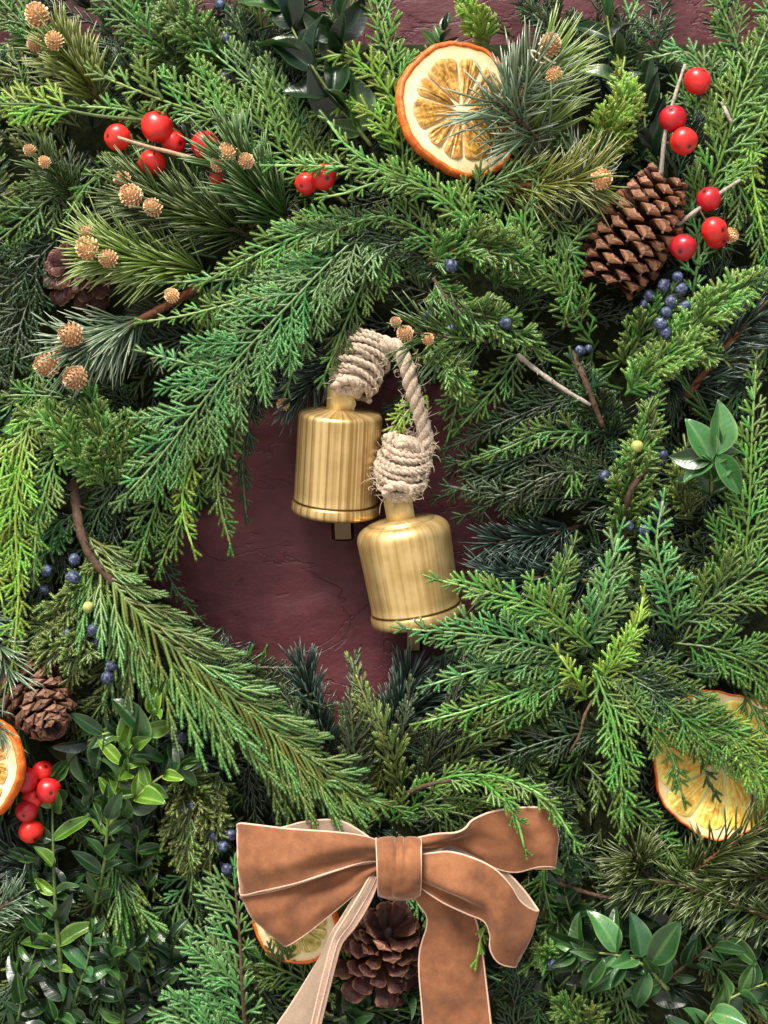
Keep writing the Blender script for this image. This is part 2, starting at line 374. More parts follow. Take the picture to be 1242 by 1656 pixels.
pave, n, b = newmat('pale_paving'); pc = N(n, 'ShaderNodeNewGeometry').outputs['Position']; pf = tex(n, 6, 6, .65, vec=pc)
n.links.new(ramp(n, pf, [(.3, (.24, .23, .21)), (.7, (.36, .34, .31))]), b.inputs['Base Color']); b.inputs['Roughness'].default_value = .9; bump(n, b, pf, .3, .004)
mb = MB(); mb.grid(np.array([[(x, y, -1.35 / U) for y in np.linspace(-30 / U, .0, 12)] for x in np.linspace(-15 / U, 15 / U, 12)]), 0.0, flip=True)
og = part('ground', mk('ground', mb, pave)); tag(og, 'pale paving in front of the door, below the wreath', kind='structure')  # out-of-view sheet, added so bounced light reaches the wreath from below

# ------------------------------------------------------------------ dark backing put behind the greenery so its gaps stay black
cx, cy = 555, 880
def ray(P, th):
    dx, dy = math.cos(th), math.sin(th); best = 0
    for i in range(len(P)):
        ax, ay = P[i - 1]; bx, by = P[i]; ex, ey = bx - ax, by - ay
        den = dx * ey - dy * ex
        if abs(den) < 1e-9: continue
        t = ((ax - cx) * ey - (ay - cy) * ex) / den; u = ((ax - cx) * dy - (ay - cy) * dx) / den
        if t > 0 and -1e-6 <= u <= 1 + 1e-6: best = max(best, t)
    return best
nth = 150; rows = []
for i in range(nth):
    th = 2 * PI * i / nth; r0 = ray(OPEN, th) + 42; r1 = 1150
    if math.sin(th) < 0: r1 = min(r1, (cy - 72) / -math.sin(th))
    row = []
    for j in range(26):
        s = j / 25; r = r0 + (r1 - r0) * s
        h = 46 * math.sin(PI * min(1, s * 6 + .02) / 2 if s < .2 else PI / 2 * (1 if s < .9 else (1 - s) / .1 + .05)) + 1
        x, y = cx + r * math.cos(th), cy + r * math.sin(th)
        h += 9 * mnoise.noise(Vector((x * .03, y * .03, 2))) * min(1, s * 8)
        row.append(W(x, y, max(h, 7.5)))
    rows.append(row)
mb = MB(); mb.grid(np.array(rows), 0.0, closeu=True, flip=True)
o = part('wreath_base', mk('wreath_base', mb, gap_dark)); tag(o, 'dark mossy base in the shadows behind all the wreath greenery', 'wreath base')

# ------------------------------------------------------------------ branchlet meshes (along +X, flat in XY, +Z to the viewer)
def cord(mb, p, dr, L, r, bend, a0, a1, scale_leaf=True, step=4.6, sides=4, wob=0.0):
    """one scaly cord; returns its centre line"""
    n_ = max(2, int(L / step)); P = [np.array(p, float)]; D = nrm(dr); ax = np.array([0, 0, 1.])
    pts = [P[0]]; dirs = [D]
    for i in range(n_):
        th = bend / n_; c, s = math.cos(th), math.sin(th)
        D = np.array([D[0] * c - D[1] * s, D[0] * s + D[1] * c, D[2] + wob * R(-.12, .12) - .01 * wob]); D = nrm(D)
        pts.append(pts[-1] + D * L / n_); dirs.append(D)
    pts = np.array(pts); m = len(pts)
    PP = []; RR = []; AA = []
    for i in range(m):
        t = i / (m - 1); rr = r * (1 - .42 * t ** 1.6); a = a0 + (a1 - a0) * t ** 1.3
        PP.append(pts[i]); RR.append(rr * .84); AA.append(a * .55)
        if i < m - 1:
            PP.append(pts[i] + (pts[i + 1] - pts[i]) * .68); RR.append(rr * 1.04); AA.append(a)
    PP.append(pts[-1] + dirs[-1] * r * .9); RR.append(r * .25); AA.append(min(1, a1 * 1.15))
    mb.tube(PP, RR, sides, AA, flat=.8)
    if scale_leaf:
        for i in range(1, m):
            D = dirs[i]; S = nrm(np.cross(ax, D)); t = i / (m - 1); a = a0 + (a1 - a0) * t
            for sg in (-1, 1):
                q = pts[i] - D * step * .4 + S * sg * r * .45
                tipp = q + D * step * 1.15 + S * sg * r * .62
                k = r * .55
                V = [q + S * sg * k * .5 + D * .1, q - D * step * .35, q + ax * k, tipp]
                mb.add(V, [(0, 2, 3), (2, 1, 3), (1, 0, 3), (0, 1, 2)], [a * .5, a * .5, a * .9, min(1, a * 1.25)])
    return pts, dirs
def branch_A(L, tw, gap=9.5, r=2.6, hi=True, zvar=.12):
    mb = MB(); bend = R(-.22, .22)
    pts, dirs = cord(mb, (0, 0, 0), (1, 0, 0), L, r * 1.05, bend, .1, .9, hi, wob=.25)
    m = len(pts); cum = L / (m - 1); sg = random.choice((-1, 1)); s = gap * .8
    while s < L - gap * .6:
        i = min(m - 1, int(s / cum)); t = s / L
        l = tw * (min(1, .5 + 1.8 * t) * (1 - t) ** .5 + .22) * R(.8, 1.15)
        ang = math.radians(R(33, 40)) * sg; c, sn = math.cos(ang), math.sin(ang); D = dirs[i]
        d2 = np.array([D[0] * c - D[1] * sn, D[0] * sn + D[1] * c, R(-zvar, zvar * 1.4)])
        tp, td = cord(mb, pts[i], d2, l, r * .95, -.22 * sg * R(.3, 1.2), .25, 1.0, hi, wob=.3)
        if l > 29:
            mm = len(tp); q = 0; s2 = random.choice((-1, 1))
            for jj in range(1, mm - 1, 2):
                a2 = math.radians(38) * s2; c2, n2 = math.cos(a2), math.sin(a2); E = td[jj]
                cord(mb, tp[jj], (E[0] * c2 - E[1] * n2, E[0] * n2 + E[1] * c2, R(-.1, .2)), l * .36 * (1 - jj / mm) + 6, r * .9, -.2 * s2, .45, 1.0, hi)
                s2 = -s2
        sg = -sg; s += gap * R(.45, .62)
    return mb
def branch_B(L, hi=True):           # long braided cords, few forks
    mb = MB(); r = 3.0
    pts, dirs = cord(mb, (0, 0, 0), (1, 0, 0), L, r * 1.05, R(-.45, .45), 0.0, .9, hi, step=4.8, wob=.5)
    m = len(pts); sg = random.choice((-1, 1)); s = L * R(.22, .3)
    while s < L * .86:
        i = min(m - 1, int(s / (L / (m - 1)))); t = s / L
        ang = math.radians(R(20, 30)) * sg; c, sn = math.cos(ang), math.sin(ang); D = dirs[i]
        cord(mb, pts[i], (D[0] * c - D[1] * sn, D[0] * sn + D[1] * c, R(-.1, .2)), min(L * .42, 42) * (1.1 - t) + 6, r * .95, -.3 * sg, t * .6, 1.0, hi, step=4.8, wob=.3)
        sg = -sg; s += R(9, 14)
    return mb
def branch_C(L, hi=True):           # juniper: bushy, tips stand in all directions
    mb = MB(); r = 2.9
    pts, dirs = cord(mb, (0, 0, 0), (1, 0, 0), L, r, R(-.4, .4), .1, 1.0, hi, wob=.5)
    m = len(pts); s = 5
    while s < L * .95:
        i = min(m - 1, int(s / (L / (m - 1)))); t = s / L; ph = R(0, 2 * PI); a = math.radians(R(28, 48)); D = dirs[i]
        S = np.array([-D[1], D[0], 0]); Z = np.array([0, 0, 1.]); d2 = math.cos(a) * D + math.sin(a) * (math.cos(ph) * S + .65 * math.sin(ph) * Z)
        l = (22 * (1 - .55 * t) + 4) * R(.7, 1.2)
        cord(mb, pts[i], d2, l, r * .95, R(-.4, .4), .2, 1.1, hi, step=4.2, wob=.4)
        s += R(4, 6.5)
    return mb
LEN = {'A': [22, 34, 50, 70, 95, 130], 'B': [40, 60, 90, 130, 170], 'C': [24, 40, 60]}
BR = {}
def build_branches(hi):
    out = {}
    for k, Ls in LEN.items():
        for L in Ls:
            for v in range(4 if hi else 3):
                mb = {'A': lambda: branch_A(L, 13 + L * .17, 13.0 + L * .03, 2.75, hi), 'B': lambda: branch_B(L, hi), 'C': lambda: branch_C(L, hi)}[k]()
                out[(k, L, v)] = mb
    return out
HI = build_branches(True)
for k_, mb_ in HI.items(): BR[k_] = mk('branchlet_' + {'A': 'cedar', 'B': 'cord', 'C': 'juniper'}[k_[0]], mb_, FM['mid'])

def path3(P, n=None):
    return even([W(*p) for p in P], n or max(8, int(sum(math.dist(P[i][:2], P[i - 1][:2]) for i in range(1, len(P))) / 8)))
STEMMAT = {'A': stem_lt, 'B': stem_lt, 'C': bark_green}
def spray(label, kind, colr, P, side, gap=None, ang=42, start=.06, tilt=(0, 0), name=None, group=None, stem=None, berries=(), zj=.18, rs=3.0, sub=None, prof=None, cat='evergreen sprig', bare=0):
    """P: (x, y, h) from the cut end to the tip; side: branchlet length left, right of travel"""
    C, L = path3(P); n_ = len(C); T = np.gradient(C, axis=0); T /= np.linalg.norm(T, axis=1)[:, None]
    name = name or {'A': 'cedar_sprig', 'B': 'cypress_sprig', 'C': 'juniper_sprig'}[kind]
    t_ = thing(name, label, cat, C[0], group or {'A': 'flat cedar sprigs worked into the wreath', 'B': 'cord-like cypress sprigs worked into the wreath', 'C': 'bushy juniper sprigs worked into the wreath'}[kind])
    mb = MB(); zz = 1 + .22 * (np.arange(n_) % 2 * 2 - 1) * (0 if stem else 1)
    if not stem: rs = min(rs, 2.7)
    mb.tube(C - C[0], np.linspace(rs, 1.9, n_) * zz, 6, np.linspace(.25, .8, n_))
    part('stem', mk('stem', mb, stem or FM[colr]), t_, np.array(frame((1, 0, 0), np.array([0, 0, 1.]), C[0])))
    gap = (gap or {'A': 13, 'B': 12, 'C': 10}[kind]) * {'A': 1.3, 'B': 1.15, 'C': 1.1}[kind]; mat = FM[colr]
    if not isinstance(side, (tuple, list)): side = (side, side)
    s = max(start * L, 4); sg = 1; Nv = nrm(VIEW + np.array([tilt[0], 0, tilt[1]]))
    while s < L:
        i = min(n_ - 1, int(s / L * (n_ - 1))); t = s / L
        f = (prof(t) if prof else min(1, .5 + 1.6 * t) * (1 - t) ** .6 + .14)
        l = side[0 if sg > 0 else 1] * f * R(.68, 1.2)
        a = math.radians(ang * (1 - .25 * t) * R(.8, 1.2)) * sg
        S = nrm(np.cross(T[i], Nv)) * -1
        D = math.cos(a) * T[i] + math.sin(a) * S + Nv * R(-zj * .6, zj)
        if kind == 'C': D = D + Nv * R(-.2, .5)
        if l > 12:
            Ls = LEN[kind]; bl = min(Ls, key=lambda q: abs(q - l)); sc = min(max(l / bl, .7), 1.3)
            Nb = nrm(Nv + np.array([R(-.35, .35), 0, R(-.35, .35)]))
            part('branchlet', BR[(kind, bl, random.randrange(4))], t_, frame(D, Nb, C[i], sc), mat)
        sg = -sg; s += gap * R(.42, .6)
    Ls = LEN[kind]; l = max(20, min(max(side) * .5, 60)); bl = min(Ls, key=lambda q: abs(q - l))
    part('branchlet', BR[(kind, bl, random.randrange(4))], t_, frame(T[-1], Nv, C[-1] - T[-1] * 2, 1), mat)
    for bx in berries: add_jberry(t_, *bx)
    return t_

# berries
def ball(r, k=3, sq=.95, dimple=True):
    import bmesh
    bm = bmesh.new(); bmesh.ops.create_icosphere(bm, subdivisions=k, radius=1.0)
    V = np.array([v.co[:] for v in bm.verts]); F = np.array([[v.index for v in f.verts] for f in bm.faces]); bm.free()
    th = np.arccos(np.clip(V[:, 2], -1, 1)); ph = np.arctan2(V[:, 1], V[:, 0]); A = np.zeros(len(V))
    q = 1 + .025 * np.sin(3 * ph + 2 * th) * np.sin(th); V = V * q[:, None] * r; V[:, 2] *= sq
    if dimple:
        V[:, 2] -= r * .10 * np.clip(1 - th / .4, 0, 1); A = np.clip((.22 - th) / .08, 0, 1)
    mb = MB(); mb.add(V, F, A); return mb
BERRY = mk('berry', ball(21, 4), red); JB = mk('juniper_berry', ball(12, 3, .95, False), juni)
def add_jberry(t_, x, y, h, r=12, m=None):
    o = part('berry', JB, t_, frame((R(-1, 1), R(-1, 1), R(-.4, .4)), np.array([R(-.5, .5), -1, R(-.6, .6)]), W(x, y, h - 8), r / 12 * R(.68, .88)), m or juni)
    return o

# bud
def bud_mesh(r, n_=84):
    mb = MB(); ga = PI * (3 - 5 ** .5)
    mb.add(*((lambda g: (g[0] * .8, g[1]))(ball(r * .95, 2, 1.05, False).arrays()[:2])), 0.1)
    for i in range(n_):
        z = 1 - 1.7 * (i + .5) / n_; q = math.sqrt(max(0, 1 - z * z)); ph = i * ga
        o_ = np.array([q * math.cos(ph), q * math.sin(ph), z * 1.15]); u = nrm(np.cross([0, 0, 1], o_) if q > .05 else [1, 0, 0])
        up = nrm(np.cross(o_, u)); up = up if up[2] > 0 else -up
        s = r * R(.20, .28); b0 = o_ * r * .74
        tip_ = b0 + o_ * s * R(.5, 1.0) + up * s * .55
        V = [b0 - u * s * .55, b0 + u * s * .55, b0 + up * s * .6 + u * s * .5 + o_ * s * .45, b0 + up * s * .6 - u * s * .5 + o_ * s * .45, tip_, b0 + up * s * .3 - o_ * s * .2]
        mb.add(V, [(0, 1, 2), (0, 2, 3), (3, 2, 4), (1, 5, 2), (2, 5, 4), (5, 0, 3), (5, 3, 4), (0, 5, 1)], [.15, .15, .75, .75, 1, .2])
    return mk('bud', mb, bud_m, smooth=False)
BUD = [bud_mesh(17) for _ in range(4)]

def needle(mb, p, D, L, r, bend, up, k=4, seg=4):
    P = [np.array(p, float)]; D = nrm(D)
    for i in range(seg):
        D = nrm(D + bend / seg); P.append(P[-1] + D * L / seg)
    Rr = [r * .7] + [r] * (seg - 1) + [r * .15]
    mb.tube(P, Rr, k, [.1] + list(np.linspace(.3, .6, seg - 1)) + [1.0], flat=.6, up=up)
def needle_sprig(label, colr, P, nl, count=150, fan=55, buds=(), stem=None, rs=4.5, spread=1.0, tail=.0, name='pine_sprig', r=1.6, flatz=.7, bias=(0, 0), tipfan=1.0, curl=.25, cat='pine sprig'):
    C, L = path3(P); n_ = len(C); T = np.gradient(C, axis=0); T /= np.linalg.norm(T, axis=1)[:, None]
    t_ = thing(name, label, cat, C[0], 'needled conifer sprigs worked into the wreath')
    mb = MB(); rad = np.linspace(rs, rs * .65, n_) * (1 + .12 * np.sin(np.arange(n_) * 2.3)); mb.tube(C - C[0], rad, 7, 0.0)
    for i in range(0, n_ - 1):                                       # leaf cushions on the bark
        for q in range(3):
            ph = R(0, 2 * PI); u = nrm(np.cross(T[i], [.3, 1, .2])); v = np.cross(T[i], u); d_ = math.cos(ph) * u + math.sin(ph) * v
            mb.tube([C[i] - C[0] + d_ * rad[i] * .7, C[i] - C[0] + d_ * rad[i] * 1.35 + T[i] * 3], [1.6, .7], 4)
    part('stem', mk('stem', mb, stem or bark), t_, frame((1, 0, 0), np.array([0, 0, 1.]), C[0]))
    mb = MB()
    for i in range(count):
        s = tail + (1 - tail) * (random.random() ** .8); j = min(n_ - 1, int(s * (n_ - 1))); ph = R(0, 2 * PI)
        u = nrm(np.cross(T[j], VIEW)); v = VIEW
        a = math.radians(fan * R(.55, 1.2)) * (1 if s < .92 else tipfan)
        D = math.cos(a) * T[j] + math.sin(a) * (math.cos(ph) * u + math.sin(ph) * v * flatz) + VIEW * .12 + np.array([bias[0], 0, -bias[1]])
        bd = np.array([R(-curl, curl), R(-.1, .2), R(-curl, curl)]) + T[j] * .25
        needle(mb, C[j] - C[0] + (math.cos(ph) * u + math.sin(ph) * v) * 2, D, nl * R(.75, 1.12), r * R(.85, 1.15), bd, VIEW)
    o = part('needles', mk('needles', mb, FM[colr]), t_, frame((1, 0, 0), np.array([0, 0, 1.]), C[0])); o['kind'] = 'stuff'
    for (x, y, h, rr) in buds:
        d_ = nrm(np.array([R(-.3, .3), -1, R(-.3, .3)]) + T[-1] * .8)
        part('bud', random.choice(BUD), t_, frame(np.cross(d_, [.1, .3, 1]), d_, W(x, y, h + 4), rr / 15.5))
    return t_

# broad leaves
def leaf_mesh(wd, cup, curl, twist=0.0):
    ph_ = R(0, 6)
    nx, ny = 13, 11; mb = MB(); Gt = np.zeros((nx, ny, 3)); A = np.zeros((nx, ny))
    for i in range(nx):
        x = i / (nx - 1); wv2 = wd * (math.sin(PI * x ** .85) ** .8 if 0 < x < 1 else 0) + .012 * (1 - x) + .002
        for j in range(ny):
            v = j / (ny - 1) * 2 - 1; y = v * wv2
            z = cup * abs(y) ** 1.3 * 2.2 - curl * x * x + .012 * math.sin(x * 9) * v + .014 * math.sin(x * 14 + ph_) * v * v - (.012 if j == 5 else 0)
            cz, sz = math.cos(twist * x), math.sin(twist * x)
            Gt[i, j] = (x - .15 * curl * x * x, y * cz - z * sz, z * cz + y * sz)
            A[i, j] = .42 if j == 5 else (.82 if j in (0, ny - 1) else 0)
    Gt *= 100
    mb.grid(Gt, A, flip=False); Gb = Gt.copy(); Gb[1:-1, 1:-1, 2] -= 1.8; mb.grid(Gb, A * .6, flip=True)
    return mk('leaf', mb, leaf_mid)
LEAF = [leaf_mesh(R(.165, .22), R(.2, 1.0), R(-.05, .6), R(-.6, .6)) for _ in range(14)]
LEAFW = [leaf_mesh(R(.22, .29), R(.2, 1.2), R(.0, .6), R(-.6, .6)) for _ in range(12)]
def leaf_sprig(label, P, ll, mats, gap=26, ang=55, wide=False, rs=3.0, stem=None, start=.1, tilt=(0, 0), pairs=True, name='boxwood_sprig', cat='leafy sprig', extra=()):
    C, L = path3(P); n_ = len(C); T = np.gradient(C, axis=0); T /= np.linalg.norm(T, axis=1)[:, None]
    t_ = thing(name, label, cat, C[0], 'glossy broad leaved sprigs worked into the wreath')
    mb = MB(); mb.tube(C - C[0], np.linspace(rs, 1.4, n_), 6, 0.0)
    part('stem', mk('stem', mb, stem or stem_lt), t_, frame((1, 0, 0), np.array([0, 0, 1.]), C[0]))
    s = start * L; k = 0; Nv = nrm(VIEW + np.array([tilt[0], 0, tilt[1]]))
    while s < L:
        i = min(n_ - 1, int(s / L * (n_ - 1)))
        for sg in (1, -1):
            S = nrm(np.cross(T[i], Nv)); rot = (0 if k % 2 == 0 else PI / 2.6) + R(-.3, .3)
            sd = math.cos(rot) * S * sg + math.sin(rot) * Nv * (1 if sg > 0 else .15)
            a = math.radians(ang * R(.75, 1.2)); D = math.cos(a) * T[i] + math.sin(a) * sd
            part('leaf', random.choice(LEAFW if wide else LEAF), t_, frame(D, nrm(Nv + T[i] * .5 + np.array([R(-.8, .8), 0, R(-.7, .9)])), C[i], ll / 100 * R(.6, 1.15)), random.choice(mats))
        k += 1; s += gap * R(.85, 1.15)
    for q in range(3):
        D = T[-1] + np.array([R(-.5, .5), R(-.5, .1), R(-.5, .5)])
        part('leaf', random.choice(LEAF), t_, frame(D, nrm(Nv + np.array([R(-.4, .4), 0, R(-.4, .4)])), C[-1], ll / 100 * R(.5, .8)), random.choice(mats))
    for (x, y, h, dx, dy, dh, l, wd_) in extra:
        part('leaf', random.choice(LEAFW if wd_ else LEAF), t_, frame(np.array([dx, -dh, -dy], float), nrm(VIEW + np.array([R(-.3, .3), 0, R(-.3, .3)])), W(x, y, h), l / 100), random.choice(mats))
    return t_
# ------------------------------------------------------------------ pine cones
def scale_mesh(wk=1.0, thick=1.0, round_=0.0):
    secs = [(0, .10, .035, -.04), (.35, .20, .045, -.05), (.62, .31, .05, -.07), (.80, .39, .055, -.12), (.90, .40 + .05 * round_, .07, -.24), (1.0, .30 + .08 * round_, .06, -.25), (1.05, .12 + .1 * round_, .04, -.14)]
    mb = MB(); rows = []; A = []
    for x, w_, zt, zb in secs:
        w_ *= wk; zb *= thick
        rows.append([(x, -w_, -.02), (x + .01, -w_ * .55, zt * .9), (x + .02, 0, zt * 1.25), (x + .01, w_ * .55, zt * .9), (x, w_, -.02), (x, w_ * .5, zb * .55), (x + .02 * (x > .8), 0, zb), (x, -w_ * .5, zb * .55)])
        a = 0 if x < .5 else (.35 if x < .75 else (.7 if x < .85 else 1.0))
        A.append([a, a * .3, a * .2, a * .3, a, a, a * .9, a])
    G = np.array(rows) * 100; G[1:, :, :] += rng.normal(0, 1.1, G[1:, :, :].shape)
    mb.grid(G, np.array(A), closev=True, flip=True)
    e = len(secs) - 1
    V = np.vstack([G[e], [[104, 0, -8]]]); mb.add(V, [(k, (k + 1) % 8, 8) for k in range(8)], [1.0] * 8 + [.6])
    u = np.array([[99, -5, -24], [99, 5, -24], [104, 0, -15], [94, 0, -26], [103, 0, -27.]]); mb.add(u, [(0, 3, 4), (3, 1, 4), (1, 2, 4), (2, 0, 4)], .35)   # umbo
    return mk('scale', mb, cone_tan, smooth=False)
SCALE = [scale_mesh(R(.74, .86), R(.62, .82)) for _ in range(6)]
SCALE_T = [scale_mesh(R(.52, .64), R(.5, .65), .9) for _ in range(6)]
SCALE_R = [scale_mesh(R(.85, 1.0), R(.6, .8), 1.0) for _ in range(6)]
def cone(label, base, tip, rmax, n_, mats, open0, open1, prof, meshes=SCALE, k=1.0, roll=0.0, jit=5):
    B, Tq = W(*base), W(*tip); ax = nrm(Tq - B); L = np.linalg.norm(Tq - B)
    t_ = thing('pine_cone', label, 'pine cone', B, 'pine cones wired into the wreath')
    u = nrm(np.cross(ax, [.2, .3, 1])); v = np.cross(ax, u)
    mb = MB(); mb.tube([B - B, ax * L * .5, ax * L * .93], [rmax * .26, rmax * .24, rmax * .06], 10, 0.0)
    part('core', mk('core', mb, cone_dark), t_, frame((1, 0, 0), np.array([0, 0, 1.]), B))
    ga = PI * (3 - 5 ** .5)
    for i in range(n_):
        s = (i + .5) / n_; s2 = s ** 1.0
        ph = i * ga + roll; ph += R(-.012, .012) * jit; rd = math.cos(ph) * u + math.sin(ph) * v
        op = math.radians(open0 + (open1 - open0) * s2 + R(-jit, jit)); env = rmax * prof(s2)
        D = math.cos(op) * ax + math.sin(op) * rd; Zn = math.sin(op) * ax - math.cos(op) * rd
        l = env / max(math.sin(op), .62) * k * R(.94, 1.05)
        p = B + ax * (L * s2 * .92 - l * math.cos(op) * .45)
        part('scale', random.choice(meshes), t_, frame(D + ax * R(-.05, .05), Zn + np.cross(D, Zn) * R(-.12, .12), p, l / 100), random.choice(mats))
    return t_
cone('long open tan pine cone at the upper right beside the red berries', (982, 456, 118), (1084, 276, 150), 62, 92, [cone_tan], 96, 52,
     lambda s: min(1, .74 + 1.2 * s) * (1 - max(0, s - .55) * 1.05), k=1.0)
cone('pine cone half hidden under golden budded needles at the left', (128, 448, 78), (112, 425, 150), 60, 38, [cone_red], 110, 56, lambda s: 1.02 - .5 * s, SCALE_T)
cone('dark closed pine cone at the left edge above the orange slice', (42, 1092, 90), (88, 1178, 178), 66, 84, [cone_dark], 85, 24, lambda s: min(1, .7 + 1.5 * s) * (1 - .68 * s ** 1.4), k=.98)
cone('reddish brown pine cone between the two bow tails', (610, 1560, 92), (632, 1498, 176), 74, 52, [cone_red, cone_tan, cone_red], 112, 38, lambda s: 1.04 - .50 * s, SCALE_T, k=.98, jit=13)

# ------------------------------------------------------------------ dried orange slices
def orange(label, x, y, h, r, nvec, pulp_m, nseg=10, yaw=0.0, squash=1.0, thick=15, seg_r=.76, wav=.02, seed=0, rindw=.05):
    Nn = nrm(nvec); X = nrm(np.cross([0, 0, 1.], Nn)); X = math.cos(yaw) * X + math.sin(yaw) * np.cross(Nn, X)
    c0 = W(x, y, h); t_ = thing('orange_slice', label, 'orange slice', c0, 'dried orange slices tucked into the wreath')
    M = frame(X, Nn, c0)
    def rad(th): return r * (1 + wav * math.sin(3 * th + seed) + wav * .6 * math.sin(7 * th + 2 * seed) + .006 * math.sin(23 * th))
    def wz(th, q=1): return q * r * .05 * math.sin(2 * th + seed * 1.7)
    K = 96; mb = MB(); G = []; 
    for i in range(K):
        th = 2 * PI * i / K; rr = rad(th); z0 = wz(th); cs = np.array([math.cos(th), math.sin(th) * squash, 0])
        G.append([cs * (rr * (1 - rindw * f)) + np.array([0, 0, z0 + z]) for f, z in ((1.3, thick * .36), (.9, thick * .50), (.3, thick * .52), (0, thick * .3), (-.15, 0), (0, -thick * .3), (.5, -thick * .5), (1.3, -thick * .42))])
    mb.grid(np.array(G), 0.0, closeu=True, closev=True); part('rind', mk('rind', mb, rind_m), t_, M)
    mb = MB(); G = []; A = []
    for i in range(K):
        th = 2 * PI * i / K; row = []; ar = []
        for j in range(13):
            f = j / 12; rr = rad(th) * (1 - rindw) * f; z = thick * .40 - 2.2 * math.sin(PI * f) + wz(th, f * f) + 1.0 * mnoise.noise(Vector((f * 6 * math.cos(th), f * 6 * math.sin(th), seed)))
            row.append((rr * math.cos(th), rr * math.sin(th) * squash, z)); ar.append(.55 if j == 12 else (.12 if j == 11 else 0))
        G.append(row); A.append(ar)
    G = np.array(G); mb.grid(G, np.array(A), closeu=True); G2 = G.copy(); G2[:, :, 2] -= thick * .8; mb.grid(G2, 0.0, closeu=True, flip=True)
    part('pith', mk('pith', mb, pith_m), t_, M)
    cuts = [0.0]
    rs = random.Random(seed * 7 + 1)
    for k in range(nseg): cuts.append(cuts[-1] + rs.uniform(.7, 1.3))
    cuts = [c_ / cuts[-1] * 2 * PI for c_ in cuts]
    for k in range(nseg):
        a0, a1 = cuts[k], cuts[k + 1]; mid_ = (a0 + a1) / 2; hw = (a1 - a0) / 2; mb = MB(); G = []; A = []; so_ = rs.uniform(.94, 1.03)
        for i in range(21):
            f = i / 20; rr = r * (.10 + (seg_r * so_ - .10) * (f ** .8)); rowp = []; ra = []
            gapw = min(hw * .75, .014 * r / max(rr, 6)) ; w_ = (hw - gapw) * (math.sqrt(max(0, 1 - max(0, (f - .80) / .20) ** 2)) * .92 + .08 if f > .80 else 1) * min(1, f * 6 + .25)
            for j in range(25):
                v = j / 24 * 2 - 1; th = mid_ + v * w_
                e = (1 - abs(v) ** 6) * (1 - (2 * f - 1) ** 8)
                z = thick * .40 + (-.5 + 2.8 * e) + wz(th, f * f * .8) + e * (3.0 * mnoise.noise(Vector((th * 26, f * 2.0, k))) + 1.6 * mnoise.noise(Vector((th * 9, f * 5.0, k + 30))))
                rowp.append((rr * math.cos(th), rr * math.sin(th) * squash, z)); ra.append(.5 * (1 - e) ** .5 + max(0, 1.5 * mnoise.noise(Vector((th * 30, f * 1.8, k + 9))) - .1))
            G.append(rowp); A.append(ra)
        mb.grid(np.array(G), np.array(A)); part('segment', mk('segment', mb, pulp_m), t_, M)
    return t_
orange('large dried orange slice with wide pale pith at the top centre', 744, 180, 128, 112, (.50, -1, .08), pulp_amber, 10, 1.1, seed=1, thick=18, seg_r=.80, rindw=.065)
orange('dried orange slice cut by the left edge above the red berry cluster', -28, 1240, 150, 84, (-.55, -1, .05), pulp_amber, 10, .3, seed=2, thick=20, rindw=.07)
orange('pale yellow dried orange slice behind cedar at the lower right', 1170, 1234, 112, 119, (.02, -1, .12), pulp_yellow, 9, .7, seed=3, thick=12, wav=.035, seg_r=.93, rindw=.022)
orange('dried orange slice mostly hidden under the left bow loop', 478, 1488, 125, 76, (-.35, -1, -.25), pulp_green, 10, .5, seed=4, thick=16, wav=.03, seg_r=.78, rindw=.07)

